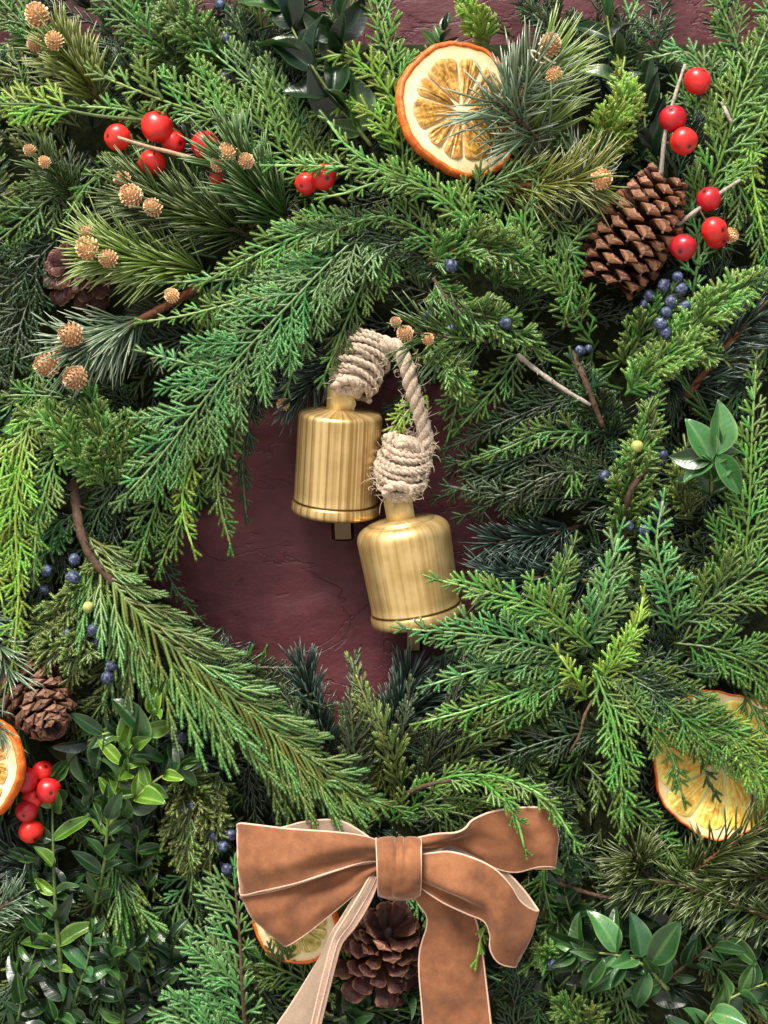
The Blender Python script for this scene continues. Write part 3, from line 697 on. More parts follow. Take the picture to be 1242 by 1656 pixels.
# ------------------------------------------------------------------ bells
def lathe(mb, prof, K=64, attr=None, seg=None):
    G = np.zeros((K, len(prof), 3)); A = np.zeros((K, len(prof)))
    for i in range(K):
        th = 2 * PI * i / K
        for j, (r, z) in enumerate(prof): G[i, j] = (r * math.cos(th), r * math.sin(th), z); A[i, j] = attr[j] if attr else 0
    mb.grid(G, A, closeu=True)
def bell(label, top, lean, pitch, r0, r1, Hh, mat, shoulder=22, tabw=40):
    """lean: sideways tilt in degrees (bottom moves right when positive); pitch: top tilted to the viewer"""
    c0 = W(*top); t_ = thing('bell', label, 'bell', c0, 'gold bells hung in the wreath opening')
    a, p = math.radians(lean), math.radians(pitch)
    up = np.array([-math.sin(a), -math.sin(p), math.cos(a) * math.cos(p)]); M = frame(np.cross([0, 1., 0], up), up, c0)
    pr = [(.5, -0.0), (r0 * .35, -1), (r0 * .7, -4)]; at = [0, 0, 0]
    for k in range(9):
        t = k / 8 * PI / 2; pr.append((r0 - shoulder + shoulder * math.sin(t), -6 - shoulder + shoulder * math.cos(t))); at.append(0)
    z0 = -6 - shoulder; z1 = -(Hh - 24)
    for k in range(1, 10):
        t = k / 9; pr.append((r0 + (r1 - 3 - r0) * t, z0 + (z1 - z0) * t)); at.append(0)
    pr += [(r1 - 2, z1 - 1.5), (r1 - 4, z1 - 3), (r1 - 4, z1 - 4.6), (r1 - 1, z1 - 6), (r1, z1 - 9), (r1 + .8, z1 - 15), (r1 + .6, -Hh + 4), (r1 - 2, -Hh), (r1 - 5, -Hh), (r1 - 7, -Hh + 3)]
    at += [.3, 1, 1, .5, 0, 0, .1, .35, .3, .5]
    pr += [(r1 - 8, -Hh * .6), (r0 - 10, z0 - 8), (r0 * .5, -12), (.5, -11)]; at += [.8] * 4
    mb = MB(); lathe(mb, pr, 96, at); part('body', mk('body', mb, mat), t_, M)
    # hanging tab: a bent strip of thin brass
    mb = MB(); hw = tabw / 2; path = [(8, -3), (10, 8), (10, 25), (7, 33), (0, 37), (-7, 33), (-10, 25), (-10, 8), (-8, -3)]
    pc = catmull(np.array([(a_, b_, 0) for a_, b_ in path]), 34); tg = np.gradient(pc, axis=0)
    rows = []
    for q, g in zip(pc, tg):
        nn = nrm([g[1], -g[0], 0]) * 1.1
        rows.append([(-hw, q[0] + nn[0], q[1] + nn[1]), (0, q[0] + nn[0] * 1.6, q[1] + nn[1] * 1.6), (hw, q[0] + nn[0], q[1] + nn[1]), (hw, q[0] - nn[0], q[1] - nn[1]), (-hw, q[0] - nn[0], q[1] - nn[1])])
    mb.grid(np.array(rows), 0.0, closev=True); part('hanging_tab', mk('hanging_tab', mb, brass_tab), t_, M)
    # clapper: flattened bar that shows under the rim
    return t_, M, up
def clapper(t_, x, y, h, w_, hh, rot=0.0):
    mb = MB(); rows = []
    for z in (hh / 2, hh / 2 - 3, -hh / 2 + 3, -hh / 2):
        s = .82 if abs(z) > hh / 2 - 1 else 1.0
        rows.append([(math.cos(2 * PI * k / 8 + PI / 8) * w_ / 2 * 1.08 * s, math.sin(2 * PI * k / 8 + PI / 8) * w_ * .4 * s, z) for k in range(8)])
    G = np.array(rows); mb.grid(G, 0.0, closev=True)
    for g, f in ((G[0], 1), (G[-1], -1)): mb.add(np.vstack([g, g.mean(0)]), [(k, (k + 1) % 8, 8) for k in range(8)], 0.0)
    X = np.array([math.cos(rot), -math.sin(rot), 0]); part('clapper', mk('clapper', mb, [brass_dark], smooth=False), t_, frame(X, np.array([0, -.12, 1.]), W(x, y, h)))
    mb = MB(); mb.tube([(0, 0, hh / 2), (0, 0, hh / 2 + 50)], [2, 2], 8, 0); part('clapper_rod', mk('clapper_rod', mb, brass_dark), t_, frame((1, 0, 0), np.array([0, 0, 1.]), W(x, y, h)))
b1, M1, up1 = bell('left gold bell with brushed vertical streaks hanging higher in the opening', (551, 660, 100), -3.2, 14, 69, 73, 176, brass1, 9, 46)
clapper(b1, 554, 857, 84, 36, 34, .45)
b2, M2, up2 = bell('right gold bell with smooth satin finish hanging lower beside the cedar fan', (648, 838, 112), 9.5, 10, 77, 76, 172, brass2, 24, 46)
clapper(b2, 670, 1034, 84, 28, 40, -.35)

# ------------------------------------------------------------------ jute rope with its two wrapped knots
def twist(mb, C, Rr, ns, pitch, rs, k=7, ph0=0.0):
    C, L = even(C, max(10, int(np.linalg.norm(np.diff(np.asarray(C), axis=0), axis=1).sum() / 2.4)))
    n_ = len(C); T = np.gradient(C, axis=0); T /= np.linalg.norm(T, axis=1)[:, None]; u = np.array([0, -1., 0]); U1 = []
    for i in range(n_):
        sd = nrm(np.cross(u, T[i])); u = np.cross(T[i], sd); U1.append((sd, u))
    for s in range(ns):
        P = [C[i] + Rr * (math.cos(2 * PI * (s / ns + i / (n_ - 1) * L / pitch) + ph0) * U1[i][0] + math.sin(2 * PI * (s / ns + i / (n_ - 1) * L / pitch) + ph0) * U1[i][1]) for i in range(n_)]
        rad_ = rs * (1 + .06 * np.sin(np.arange(n_) * .9 + s))
        mb.tube(P, rad_, k, 0.0)
rope = thing('jute_rope', 'twisted tan jute rope tying the two bells together with wrapped knots', 'rope', W(650, 575, 118))
RB = W(650, 575, 118); RM = frame((1, 0, 0), np.array([0, 0, 1.]), RB)
def rp(*pts): return [W(*p) - RB for p in pts]
mb = MB(); twist(mb, rp((590, 560, 112), (618, 555, 132), (642, 563, 136), (657, 590, 132), (664, 620, 128), (674, 652, 124), (682, 680, 120), (688, 705, 118), (686, 728, 118), (676, 750, 116)), 6.4, 3, 58, 7.2, 8)
part('cord', mk('cord', mb, jute), rope, RM)
def knot(A, B, rad, turns, tilt, seed, dep=.82, tw=5.0, prof=None):
    rs = random.Random(seed); a, b_ = W(*A) - RB, W(*B) - RB; ax = nrm(b_ - a); L = np.linalg.norm(b_ - a)
    u = nrm(np.cross(ax, VIEW)); v = np.cross(u, ax); mb = MB()
    for layer in range(2):
        P = []; K = int(turns * 26); rr0 = rad * (1 if layer else .82)
        for i in range(K):
            t = i / (K - 1); th = 2 * PI * turns * t; z = L * (.04 + .92 * t) if layer == 0 else L * (.97 - .93 * t)
            r_ = rr0 * (prof(z / L) if prof else (.80 + .28 * math.sin(PI * z / L))) * (1 + .05 * math.sin(th * .37 + seed) + .17 * mnoise.noise(Vector((th * .45, seed, layer))))
            P.append(a + ax * (z + (tilt + .55 * mnoise.noise(Vector((th * .09, 5 + seed, 0)))) * r_ * math.sin(th + (.0 if layer else .9)) + 8 * mnoise.noise(Vector((th * .3, 9, seed)))) + u * r_ * math.cos(th) + v * r_ * dep * math.sin(th))
        twist(mb, P, tw * .44, 2, 21, tw * .62, 6, seed)
    mb2 = MB(); mb2.tube([a - ax * 2, a + ax * L * .5, b_], [rad * .62, rad * .72, rad * .55], 12, 0.0)
    part('knot_core', mk('knot_core', mb2, jute), rope, RM)
    return part('wrapped_knot', mk('wrapped_knot', mb, jute), rope, RM)
knot((562, 636, 106), (602, 546, 112), 36, 8, .50, 1, prof=lambda z: .92 + .2 * math.sin(PI * z))
knot((643, 796, 116), (664, 706, 118), 38, 9, -.42, 5, prof=lambda z: .80 + .30 * math.sin(PI * min(1, z * 1.05)))
mb = MB()
for (x, y, h, s) in ((562, 628, 136, 1), (644, 800, 146, 1.1)):      # small end loops that pass through the brass tabs
    mb = MB()
    P = [W(x + 17 * s * math.cos(q) - 1, y + 10 * s * math.sin(q) - 4, h - 9 * math.sin(q)) - RB for q in np.linspace(-.4, 2 * PI - .2, 22)]
    twist(mb, P, 3.2, 2, 26, 5.2, 6); part('end_loop', mk('end_loop', mb, jute), rope, RM)
mb = MB()
twist(mb, rp((640, 728, 120), (632, 712, 128), (628, 702, 130)), 5, 3, 40, 5.5, 6)
twist(mb, rp((640, 735, 130), (655, 716, 142), (672, 722, 138), (690, 745, 122)), 4.5, 3, 40, 5.0, 6)
part('frayed_end', mk('frayed_end', mb, jute), rope, RM)
mb = MB()
for k in range(460):                                                 # stray fibres
    q = random.choice([((568, 624), (604, 546), 36, 112), ((645, 786), (664, 706), 40, 120), ((645, 786), (664, 706), 40, 120), ((657, 590), (686, 728), 15, 126)])
    t = R(-.12, 1.05); x = q[0][0] + (q[1][0] - q[0][0]) * t; y = q[0][1] + (q[1][1] - q[0][1]) * t; an = R(0, 2 * PI)
    p = W(x + q[2] * math.cos(an), y + q[2] * .5 * math.sin(an), q[3] + q[2] * .8 * abs(math.sin(an * 1.7))) - RB
    D = nrm([math.cos(an) + R(-.9, .9), -R(-.2, .8), -math.sin(an) * .6 + R(-.9, .9)]); P = [p]
    bd = np.array([R(-.5, .5), R(-.5, .5), R(-.5, .5)]); l = R(6, 20) * (1.6 if random.random() < .12 else 1)
    for _ in range(6): P.append(P[-1] + D * l / 6); D = nrm(D + bd)
    mb.tube(P, [.42] * 6 + [.18], 3, 0.0)
o = part('stray_fibres', mk('stray_fibres', mb, fuzz_m), rope, RM); o['kind'] = 'stuff'

# ------------------------------------------------------------------ velvet bow
bow = thing('velvet_bow', 'copper brown velvet ribbon bow with long tails at the bottom centre', 'bow', W(643, 1400, 235))
BB = W(643, 1400, 235); BM = frame((1, 0, 0), np.array([0, 0, 1.]), BB)
def ribbon(name, EA, EB, n_=70, m=17, bulge=None, th=3.0, mats=None, trims=(1, 1), label=None, wr=1.0, seed=0, ref=(.04, .25)):
    A_, _ = even([W(*p) - BB for p in EA], n_); B_, _ = even([W(*p) - BB for p in EB], n_)
    G = np.zeros((n_, m, 3)); Ta = np.gradient((A_ + B_) / 2, axis=0)
    for i in range(n_):
        wv2 = B_[i] - A_[i]; nn = nrm(np.cross(Ta[i], wv2)); 
        if nn[1] > 0: nn = -nn
        for j in range(m):
            v = j / (m - 1); u = i / (n_ - 1); off = (bulge(u, v) if bulge else 0)
            off += wr * (6.0 * mnoise.noise(Vector((u * 5, v * 2.4, seed))) + 2.4 * mnoise.noise(Vector((u * 11, v * 5, seed + 7)))) * math.sin(PI * v) ** .5
            G[i, j] = A_[i] * (1 - v) + B_[i] * v + nn * off
    # two skins along the true surface normal
    du = np.gradient(G, axis=0); dv = np.gradient(G, axis=1); Nn = np.cross(du, dv); Nn /= np.linalg.norm(Nn, axis=2)[..., None] + 1e-9
    if Nn[int(ref[0] * n_):int(ref[1] * n_), :, 1].mean() > 0: Nn = -Nn
    mb = MB(); Gf = G + Nn * th / 2; Gk = G - Nn * th / 2
    mb.mi = 0; mb.grid(Gf, 0.0); mb.mi = 1; mb.grid(Gk, 0.0, flip=True); mb.mi = 0
    for e in (0, -1): mb.grid(np.stack([Gf[e], Gk[e]]), 0.0)
    for e in (0, -1): mb.grid(np.stack([Gf[:, e], Gk[:, e]]), 0.0)
    o = part(name, mk(name, mb, mats or [velvet, satin]), bow, BM)
    if label: o['label'] = label
    for e, on in ((0, trims[0]), (m - 1, trims[1])):
        if not on: continue
        mb = MB(); mb.tube(G[:, e], 1.9, 7, 0.0); q = bpy.data.objects.new('edging', mk('edging', mb, selv)); col.objects.link(q); q.parent = o
    return o
# upper left loop, out and back
ribbon('loop', [(616,1362,232),(585,1352,246),(540,1346,258),(470,1341,262),(410,1334,250),(389,1332,240),(384,1337,224),(400,1345,205),(450,1340,190),(495,1329,186),(545,1327,188),(580,1343,196),(614,1368,205)],
       [(616,1390,238),(588,1394,250),(545,1408,262),(480,1428,262),(425,1440,250),(396,1447,238),(390,1446,222),(410,1440,202),(460,1425,190),(500,1415,188),(550,1404,190),(585,1395,196),(614,1392,205)],
       110, bulge=lambda u, v: (9 * math.sin(PI * v) - 16 * math.exp(-((v - .75) / .22) ** 2) * math.exp(-((u - .17) / .1) ** 2) + 6 * math.exp(-((v - .3) / .25) ** 2) * math.exp(-((u - .1) / .1) ** 2)) if u < .47 else 0, label='upper left loop', seed=1)
# lower left loop
ribbon('loop', [(616,1394,226),(570,1401,238),(520,1417,242),(460,1437,242),(410,1447,236),(394,1449,228),(392,1452,214),(430,1448,200),(500,1425,195),(560,1408,198),(614,1398,205)],
       [(616,1402,224),(598,1422,236),(570,1448,240),(530,1482,240),(492,1512,234),(466,1528,226),(458,1524,212),(480,1500,198),(530,1460,194),(575,1430,196),(614,1408,203)],
       100, bulge=lambda u, v: (8 * math.sin(PI * v) - 15 * math.exp(-((v - .35) / .2) ** 2) * math.exp(-((u - .2) / .1) ** 2)) if u < .5 else 0, label='lower left loop', seed=2)
# upper right loop behind
ribbon('loop', [(672,1356,226),(705,1349,236),(735,1347,238),(752,1340,236),(765,1326,230),(800,1312,224),(850,1306,224),(889,1308,220),(896,1314,208),(860,1325,190),(780,1350,178),(700,1368,190)],
       [(672,1378,222),(700,1374,222),(735,1368,212),(775,1388,206),(805,1405,206),(835,1410,210),(868,1402,214),(890,1401,212),(896,1404,200),(865,1404,188),(790,1400,176),(700,1385,188)],
       100, bulge=lambda u, v: (5 * math.sin(PI * v) - 10 * math.exp(-((v - .5) / .22) ** 2) * math.exp(-((u - .22) / .09) ** 2)) if u < .55 else 0, label='upper right loop tucked behind', seed=3)
# front right loop
ribbon('loop', [(672,1384,228),(700,1380,246),(728,1378,258),(765,1388,266),(800,1406,268),(825,1432,264),(840,1456,254),(858,1470,244),(870,1474,232),(866,1466,214),(842,1434,206),(805,1398,204),(760,1374,208),(715,1370,212),(676,1382,212)],
       [(672,1428,232),(695,1446,242),(720,1462,248),(755,1478,252),(783,1490,252),(793,1512,252),(793,1535,248),(806,1556,240),(830,1563,230),(834,1556,214),(815,1520,200),(790,1490,194),(760,1470,198),(715,1448,206),(676,1428,212)],
       120, bulge=lambda u, v: (9 * math.sin(PI * v) + 9 * math.exp(-((v - .62) / .14) ** 2) * math.exp(-((u - .16) / .12) ** 2) - 15 * math.exp(-((v - .82) / .12) ** 2) * math.exp(-((u - .16) / .11) ** 2)) if u < .5 else 0, label='front right loop folding downward', seed=4)
# tails
ribbon('tail', [(664,1430,224),(672,1452,220),(689,1478,214),(690,1500,208),(680,1535,202),(678,1570,200),(682,1620,196),(686,1670,192),(692,1730,186)],
       [(706,1440,226),(740,1458,224),(766,1482,216),(775,1512,208),(781,1550,204),(787,1600,200),(793,1650,195),(797,1690,190),(802,1740,184)],
       80, bulge=lambda u, v: 6 * math.sin(PI * v) + 4 * math.sin(PI * 2 * v) * math.sin(PI * u), label='right tail with its velvet side showing', seed=5)
ribbon('tail', [(597,1412,232),(588,1428,236),(572,1452,236),(552,1485,232),(536,1510,226),(524,1538,216),(500,1578,206),(470,1626,198),(446,1662,192),(416,1720,184)],
       [(608,1418,236),(600,1436,240),(584,1466,240),(566,1495,238),(548,1520,234),(538,1552,230),(526,1600,222),(514,1650,214),(506,1690,208),(494,1740,200)],
       90, m=13, bulge=lambda u, v: 3 * math.sin(PI * v), mats=[satin, satin], label='left tail turned to its beige satin back', seed=6, wr=.5)
ribbon('tail', [(600,1413,240),(590,1432,243),(574,1460,243),(556,1489,240),(541,1514,236),(531,1545,232),(518,1596,225),(506,1648,217),(498,1690,210)],
       [(612,1420,232),(606,1440,235),(592,1470,235),(573,1500,233),(553,1525,229),(543,1556,225),(531,1604,217),(519,1654,209),(511,1696,203)],
       80, m=7, bulge=None, mats=[selv, velvet], label='rolled pale edge of the left tail', seed=8, wr=.2)
# centre band with pleats
EA, EB = [], []
for k in range(13):
    t = k / 12; a = PI * (t * 1.10 - .05); y = 1402 - 46 * math.cos(a); h = 212 + 62 * max(-.2, math.sin(a)) ** .8 if math.sin(a) > 0 else 206
    EA.append((608 + 5 * t, y, h)); EB.append((680 - 2 * t + 1.5 * math.sin(PI * t), y, h))
ribbon('knot', EA, EB, 60, 21, bulge=lambda u, v: 7 * math.sin(PI * v) ** .6 - 11 * math.exp(-((u - .3) / .13) ** 2) * (math.exp(-((v - .45) / .05) ** 2) + .8 * math.exp(-((v - .64) / .045) ** 2)) - 5 * math.exp(-((u - .72) / .1) ** 2) * math.exp(-((v - .3) / .06) ** 2), seed=9, label='centre band gathered at its top', wr=.8, ref=(.4, .6))
# ------------------------------------------------------------------ berries on twigs
def berry_twig(label, twig, berries, cat='berry twig', tm=None, stalks=True):
    C, L = path3(twig, 14); t_ = thing('berry_twig', label, cat, C[0], 'red winterberry twigs in the wreath')
    mb = MB(); rr = np.linspace(4.2, 2.6, len(C)) * (1 + .1 * np.sin(np.arange(len(C)) * 2.1)); mb.tube(C - C[0], rr, 7, 0.0)
    part('twig', mk('twig', mb, tm or bark_grey), t_, frame((1, 0, 0), np.array([0, 0, 1.]), C[0]))
    for (x, y, h, r, fx, fy) in berries:
        p = W(x, y, h); Z = nrm([fx, -.9, -fy]); part('berry', BERRY, t_, frame(np.cross(Z, [.2, .1, 1]), Z, p, r / 21))
        j = int(np.argmin(np.linalg.norm(C - p, axis=1)))
        mb = MB(); mb.tube([C[j] - C[0], (C[j] + p) / 2 - C[0] + np.array([0, 3, -2]), p - Z * r * .8 - C[0]], [1.8, 1.5, 1.8], 5, 0.0)
        part('stalk', mk('stalk', mb, bark), t_, frame((1, 0, 0), np.array([0, 0, 1.]), C[0]))
berry_twig('pale twig with bright red berries at the upper left above golden buds', [(345, 268, 140), (290, 250, 152), (235, 236, 160), (190, 222, 166)],
    [(190, 222, 140, 22, -.9, .1), (254, 205, 146, 26, .5, -1.2), (281, 231, 132, 20, 1, .3), (333, 235, 142, 24, .8, -.8), (246, 264, 128, 22, -.5, .8), (352, 290, 118, 15, .3, .9)], tm=simple('twig_tan', (.34, .22, .13), (.55, .38, .24), 500, .8, .6))
berry_twig('pair of half hidden red berries under cedar at the top centre', [(560, 330, 100), (525, 305, 130), (505, 290, 136)], [(523, 286, 158, 21, .4, .3), (495, 297, 146, 18, -.5, .5)], tm=bark)
berry_twig('upright grey twig with three red berries above the tan pine cone', [(1068, 290, 140), (1076, 215, 158), (1090, 160, 165), (1108, 104, 168)],
    [(1128, 131, 172, 22, .6, -.9), (1088, 192, 158, 22, -.4, -.7), (1106, 228, 172, 22, .4, .8)])
berry_twig('slanted grey twig with red berries right of the tan pine cone', [(1090, 368, 138), (1130, 338, 152), (1165, 312, 160), (1197, 291, 164)],
    [(1146, 322, 150, 20, -.8, -.8), (1155, 372, 166, 21, .7, .2), (1159, 382, 154, 20, .8, .9), (1105, 400, 170, 21, -.5, .6)])
berry_twig('cluster of crimson berries with dark eyes at the lower left beside the orange', [(75, 1380, 90), (68, 1330, 105), (62, 1290, 112), (60, 1250, 112)],
    [(42, 1261, 146, 20, -.35, -.15), (70, 1248, 124, 18, .6, -.9), (79, 1278, 150, 20, .4, .1), (54, 1290, 134, 18, .7, -.3), (43, 1312, 146, 18, -.1, .25), (50, 1344, 138, 20, .8, 1)], tm=bark_green)

# ------------------------------------------------------------------ hero cedar sprigs
S = spray
S('large light green cedar sprig sweeping down left beside the upper bell', 'A', 'blue', [(640,350,112),(560,400,150),(470,490,168),(390,575,172),(320,660,170),(262,735,165),(212,792,160)], (125,135), gap=20, ang=46, rs=3.8, zj=.12, prof=lambda t: (min(1,.55+1.4*t))*(1-t)**.45+.12)
S('short light cedar fan pointing left below the golden pine buds', 'A', 'blue', [(400,560,160),(330,590,168),(235,570,165)], 42, gap=15)
S('light cedar tip crossing over the brown pine stem at the left', 'A', 'lt', [(470,470,160),(380,490,166),(300,510,166),(236,520,160)], 38, gap=15)
S('hanging green cedar sprig whose tip reaches over the burgundy door', 'A', 'mid', [(385,600,140),(365,700,148),(352,790,146),(372,880,138)], 50, gap=16)
S('yellow green cedar tip hanging lowest left of the bells', 'A', 'lime', [(330,700,150),(300,770,156),(296,830,152),(312,886,146)], 36, gap=15)
S('narrow dark cedar sprig hanging against the door at the opening left edge', 'A', 'dark', [(420,600,90),(402,680,98),(392,750,96),(398,830,90)], 40, gap=15)
S('dark cedar fan hanging left of the wrapped upper knot', 'A', 'mid', [(640,340,120),(600,430,142),(560,520,142),(528,600,134)], (70,60), gap=17)
S('green cedar fan hanging beside it toward the upper knot', 'A', 'blue', [(560,390,130),(520,460,150),(490,530,150),(470,610,140)], 66, gap=17)
S('flat cedar sprig pointing left above the big light cedar sweep', 'A', 'lt', [(600,350,140),(500,375,158),(420,410,160),(345,450,156)], 58, gap=17)
S('thin cedar sprig tips left over the dark pine needles', 'A', 'blue', [(480,420,138),(380,450,146),(270,457,144)], 34, gap=15)
S('broad cedar fan at the top left with parallel fingers pointing up', 'A', 'lt', [(560,330,110),(450,240,135),(360,195,150),(270,165,156),(180,130,156)], (60,140), gap=19, ang=48)
S('second cedar fan with long bluish fingers above it at the top left', 'A', 'blue', [(520,300,105),(470,220,128),(420,150,132),(350,90,130)], (40,110), gap=19, ang=40)
S('bare stemmed lime green cedar sprig reaching the left edge at top', 'A', 'lime', [(240,195,140),(150,186,156),(70,170,160),(0,168,160),(-40,160,158)], 70, gap=17, start=.45, stem=bark_green, ang=40)
S('short cedar sprig below it pointing down toward the left', 'A', 'mid', [(260,225,120),(180,270,140),(140,300,142),(112,345,140)], 44, gap=16)
S('small green cedar sprig lying above the left red berries', 'A', 'lt', [(290,215,120),(210,180,140),(130,172,142)], 40, gap=15)
S('tall light cedar sprig rising to the top edge left of the orange slice', 'A', 'lt', [(655,330,100),(650,230,128),(640,140,140),(622,60,144),(600,-30,140)], 78, gap=18, ang=38)
S('lime tipped cedar side sprig pointing left at the top centre', 'A', 'lime', [(648,180,136),(605,120,150),(560,90,154),(512,96,152)], 40, gap=15)
S('second lime tipped cedar side sprig below it at the top centre', 'A', 'lime', [(648,240,130),(610,190,148),(565,170,150),(520,182,146)], 40, gap=15)
S('long pointed cedar sprig crossing in front of the orange slice base', 'A', 'lt', [(820,440,135),(760,360,165),(690,305,182),(600,275,188),(500,268,186),(442,268,184)], (48,56), gap=16, ang=34)
S('light cedar tip pointing up left from the crossing sprig', 'A', 'lt', [(690,305,178),(610,270,190),(560,235,192),(530,196,190)], 34, gap=14)
S('lower cedar tip pointing left beneath the crossing sprig', 'A', 'lt', [(690,310,178),(620,295,186),(560,312,182),(530,318,178)], 30, gap=14)
S('green cedar fan pointing right under the orange slice', 'A', 'mid', [(720,360,150),(770,310,172),(820,285,176),(865,268,174)], 50, gap=15)
S('dark cedar fan below the crossing sprig at the top centre', 'A', 'dark', [(760,460,110),(680,400,140),(600,375,146),(500,350,142)], 64, gap=17)
S('cedar fan of short fingers in the centre pointing left', 'A', 'mid', [(760,450,130),(690,380,156),(620,350,160),(560,365,156)], 60, gap=16)
S('yellowish stemmed cedar sprig in the centre pointing up left', 'A', 'lt', [(965,520,110),(900,455,146),(840,410,160),(800,340,162),(780,300,160)], 62, gap=17)
S('upright light cedar sprig between the juniper and tan cone', 'A', 'lt', [(880,470,120),(856,400,156),(850,340,164),(880,290,162)], 52, gap=16)
S('curving dark cedar sprig just left of the tan pine cone', 'A', 'mid', [(960,560,100),(915,480,140),(915,410,152),(965,350,152)], 44, gap=15)
S('bright cedar sprig pointing down left of the tan pine cone base', 'A', 'mid', [(880,320,120),(905,380,148),(925,450,150),(915,510,144)], 48, gap=15)
# upper right corner
S('yellow stemmed cedar sprig rising along the right edge at top', 'A', 'lt', [(1128,350,110),(1165,260,145),(1195,160,158),(1235,60,156)], 92, gap=19, ang=44)
S('bluish cedar spray curling left above the top right berry', 'A', 'blue', [(1172,180,140),(1145,120,158),(1110,85,160),(1062,92,156)], 52, gap=15)
S('dark hanging cedar sprig right of the stacked red berries', 'A', 'dark', [(1150,180,105),(1160,270,118),(1172,350,120),(1168,420,118)], 66, gap=17)
S('green cedar sprig filling the top right corner', 'A', 'mid', [(1250,200,110),(1205,110,138),(1180,40,140),(1150,-30,136)], 76, gap=18)
S('cedar sprig pointing down right at the right edge near the berries', 'A', 'mid', [(1150,230,130),(1200,310,142),(1240,400,142),(1270,470,138)], 70, gap=18)
S('short cedar tip rising between the tan cone and berries', 'A', 'blue', [(1120,480,110),(1130,400,120),(1118,330,124),(1130,270,126)], 40, gap=15)
S('lime cedar wisp near the right edge below the top berry', 'A', 'lime', [(1240,170,130),(1215,240,150),(1222,320,150),(1235,380,146)], 36, gap=15)
# centre right junipers
JU = 'C'
S('bright juniper sprig with blue berries at the centre of the wreath top', JU, 'mid', [(690,430,140),(740,400,160),(800,405,166),(850,430,162)], 62, berries=[(730,430,196,15)], stem=bark, gap=8)
S('juniper sprig hanging right of the centre pine buds', JU, 'mid', [(700,450,140),(740,500,160),(800,520,166),(860,560,160)], 62, berries=[(730,532,190,12),(818,523,186,12),(690,510,178,9)], stem=bark, gap=8)
S('fan of bright juniper tips hanging right of the rope', JU, 'lt', [(690,545,140),(715,575,160),(730,600,165),(745,630,160)], 60, gap=7, ang=30)
S('small yellow green juniper tip between bell and rope', 'A', 'lime', [(690,640,90),(655,670,116),(635,700,122),(622,722,124)], 34, gap=13)
S('dark juniper sprig behind the rope loop', 'A', 'dark', [(720,560,60),(680,610,74),(650,650,72),(620,668,66)], 44, gap=13)
S('juniper sprig above the centre pointing right beneath the orange', JU, 'mid', [(800,470,120),(830,410,150),(870,370,158)], 52, gap=9)
S('yellow green juniper bush tip between pine needles at top right', JU, 'lime', [(960,270,100),(985,210,136),(1010,165,144),(1005,120,140)], 56, gap=7)
S('juniper sprig reaching the right edge beneath the lowest red berry', JU, 'lt', [(1060,600,120),(1110,540,148),(1160,490,156),(1235,450,154)], 62, gap=7)
S('juniper sprig with clustered blue berries below the tan pine cone', JU, 'mid', [(1010,590,110),(1050,520,132),(1085,470,138)], 54, gap=9,
  berries=[(1096,448,168,13),(1074,462,160,14),(1102,468,166,13),(1050,478,152,12),(1085,488,160,13),(1108,496,158,13),(1078,505,166,14),(1068,524,168,14),(1076,538,164,13),(1110,538,148,12),(1130,548,142,11),(1096,522,150,12),(1042,492,146,11)])
S('juniper fingers pointing right above the red brown stem', JU, 'lt', [(1010,640,120),(1060,590,146),(1110,565,152),(1160,575,150)], 54, gap=8)
S('dark juniper sprig with two dark berries right of centre', JU, 'dark', [(1000,720,80),(960,640,120),(930,590,124)], 50, berries=[(938,567,142,11),(952,564,140,10),(1050,640,128,13)], gap=9)
S('juniper sprig with green berries left of the glossy leaf cluster', JU, 'mid', [(1010,880,100),(1015,800,136),(1035,730,148),(1060,650,146)], 56, berries=[(1030,722,168,12,juni_g),(1052,738,160,11,juni_g),(1072,735,158,12)], gap=9, stem=bark)
S('olive juniper sprig above the dark berry trio at the right', JU, 'olive', [(1120,840,100),(1100,790,136),(1110,730,142)], 44, berries=[(1068,822,140,14),(1042,858,140,13),(1018,850,136,12),(1066,842,132,12),(978,770,120,12)], gap=9)
S('long dark cedar sprig pointing left toward the opening right edge', 'A', 'dark', [(1010,700,80),(900,720,112),(810,760,112),(722,800,100)], 76, gap=17)
S('dark cedar sprig above it pointing left into the opening', 'A', 'dark', [(1000,640,80),(900,650,112),(820,680,112),(752,700,100)], 66, gap=16)
S('dark cedar sprig whose tip almost touches the lower jute knot', 'A', 'dark', [(960,730,70),(870,738,100),(780,748,104),(712,742,96)], 62, gap=16)
S('dark cedar sprig hanging right of the straight jute cord', 'A', 'mid', [(760,560,80),(745,620,100),(735,670,104),(722,716,98)], 44, gap=15)
S('green cedar tips drooping over the upper right corner of the opening', 'A', 'mid', [(850,560,90),(815,610,120),(780,650,124),(745,690,118)], 50, gap=15)
S('dark green cedar tips right of the straight cord at mid height', 'A', 'dark', [(900,640,84),(840,670,110),(780,700,112),(728,722,106)], 46, gap=15)
S('lower dark cedar sprig pointing left into the opening', 'A', 'dark', [(1030,830,70),(930,800,102),(840,800,102),(760,830,90)], 70, gap=17)
S('bronze green cedar sprig drooping right of the jute knot', 'A', 'brown', [(1010,770,90),(900,765,122),(820,800,120),(740,790,104)], 60, gap=17)
S('bright cedar sprig tips pointing left above the right opening edge', 'A', 'mid', [(960,700,110),(880,700,130),(820,725,130),(762,745,120)], 40, gap=15)
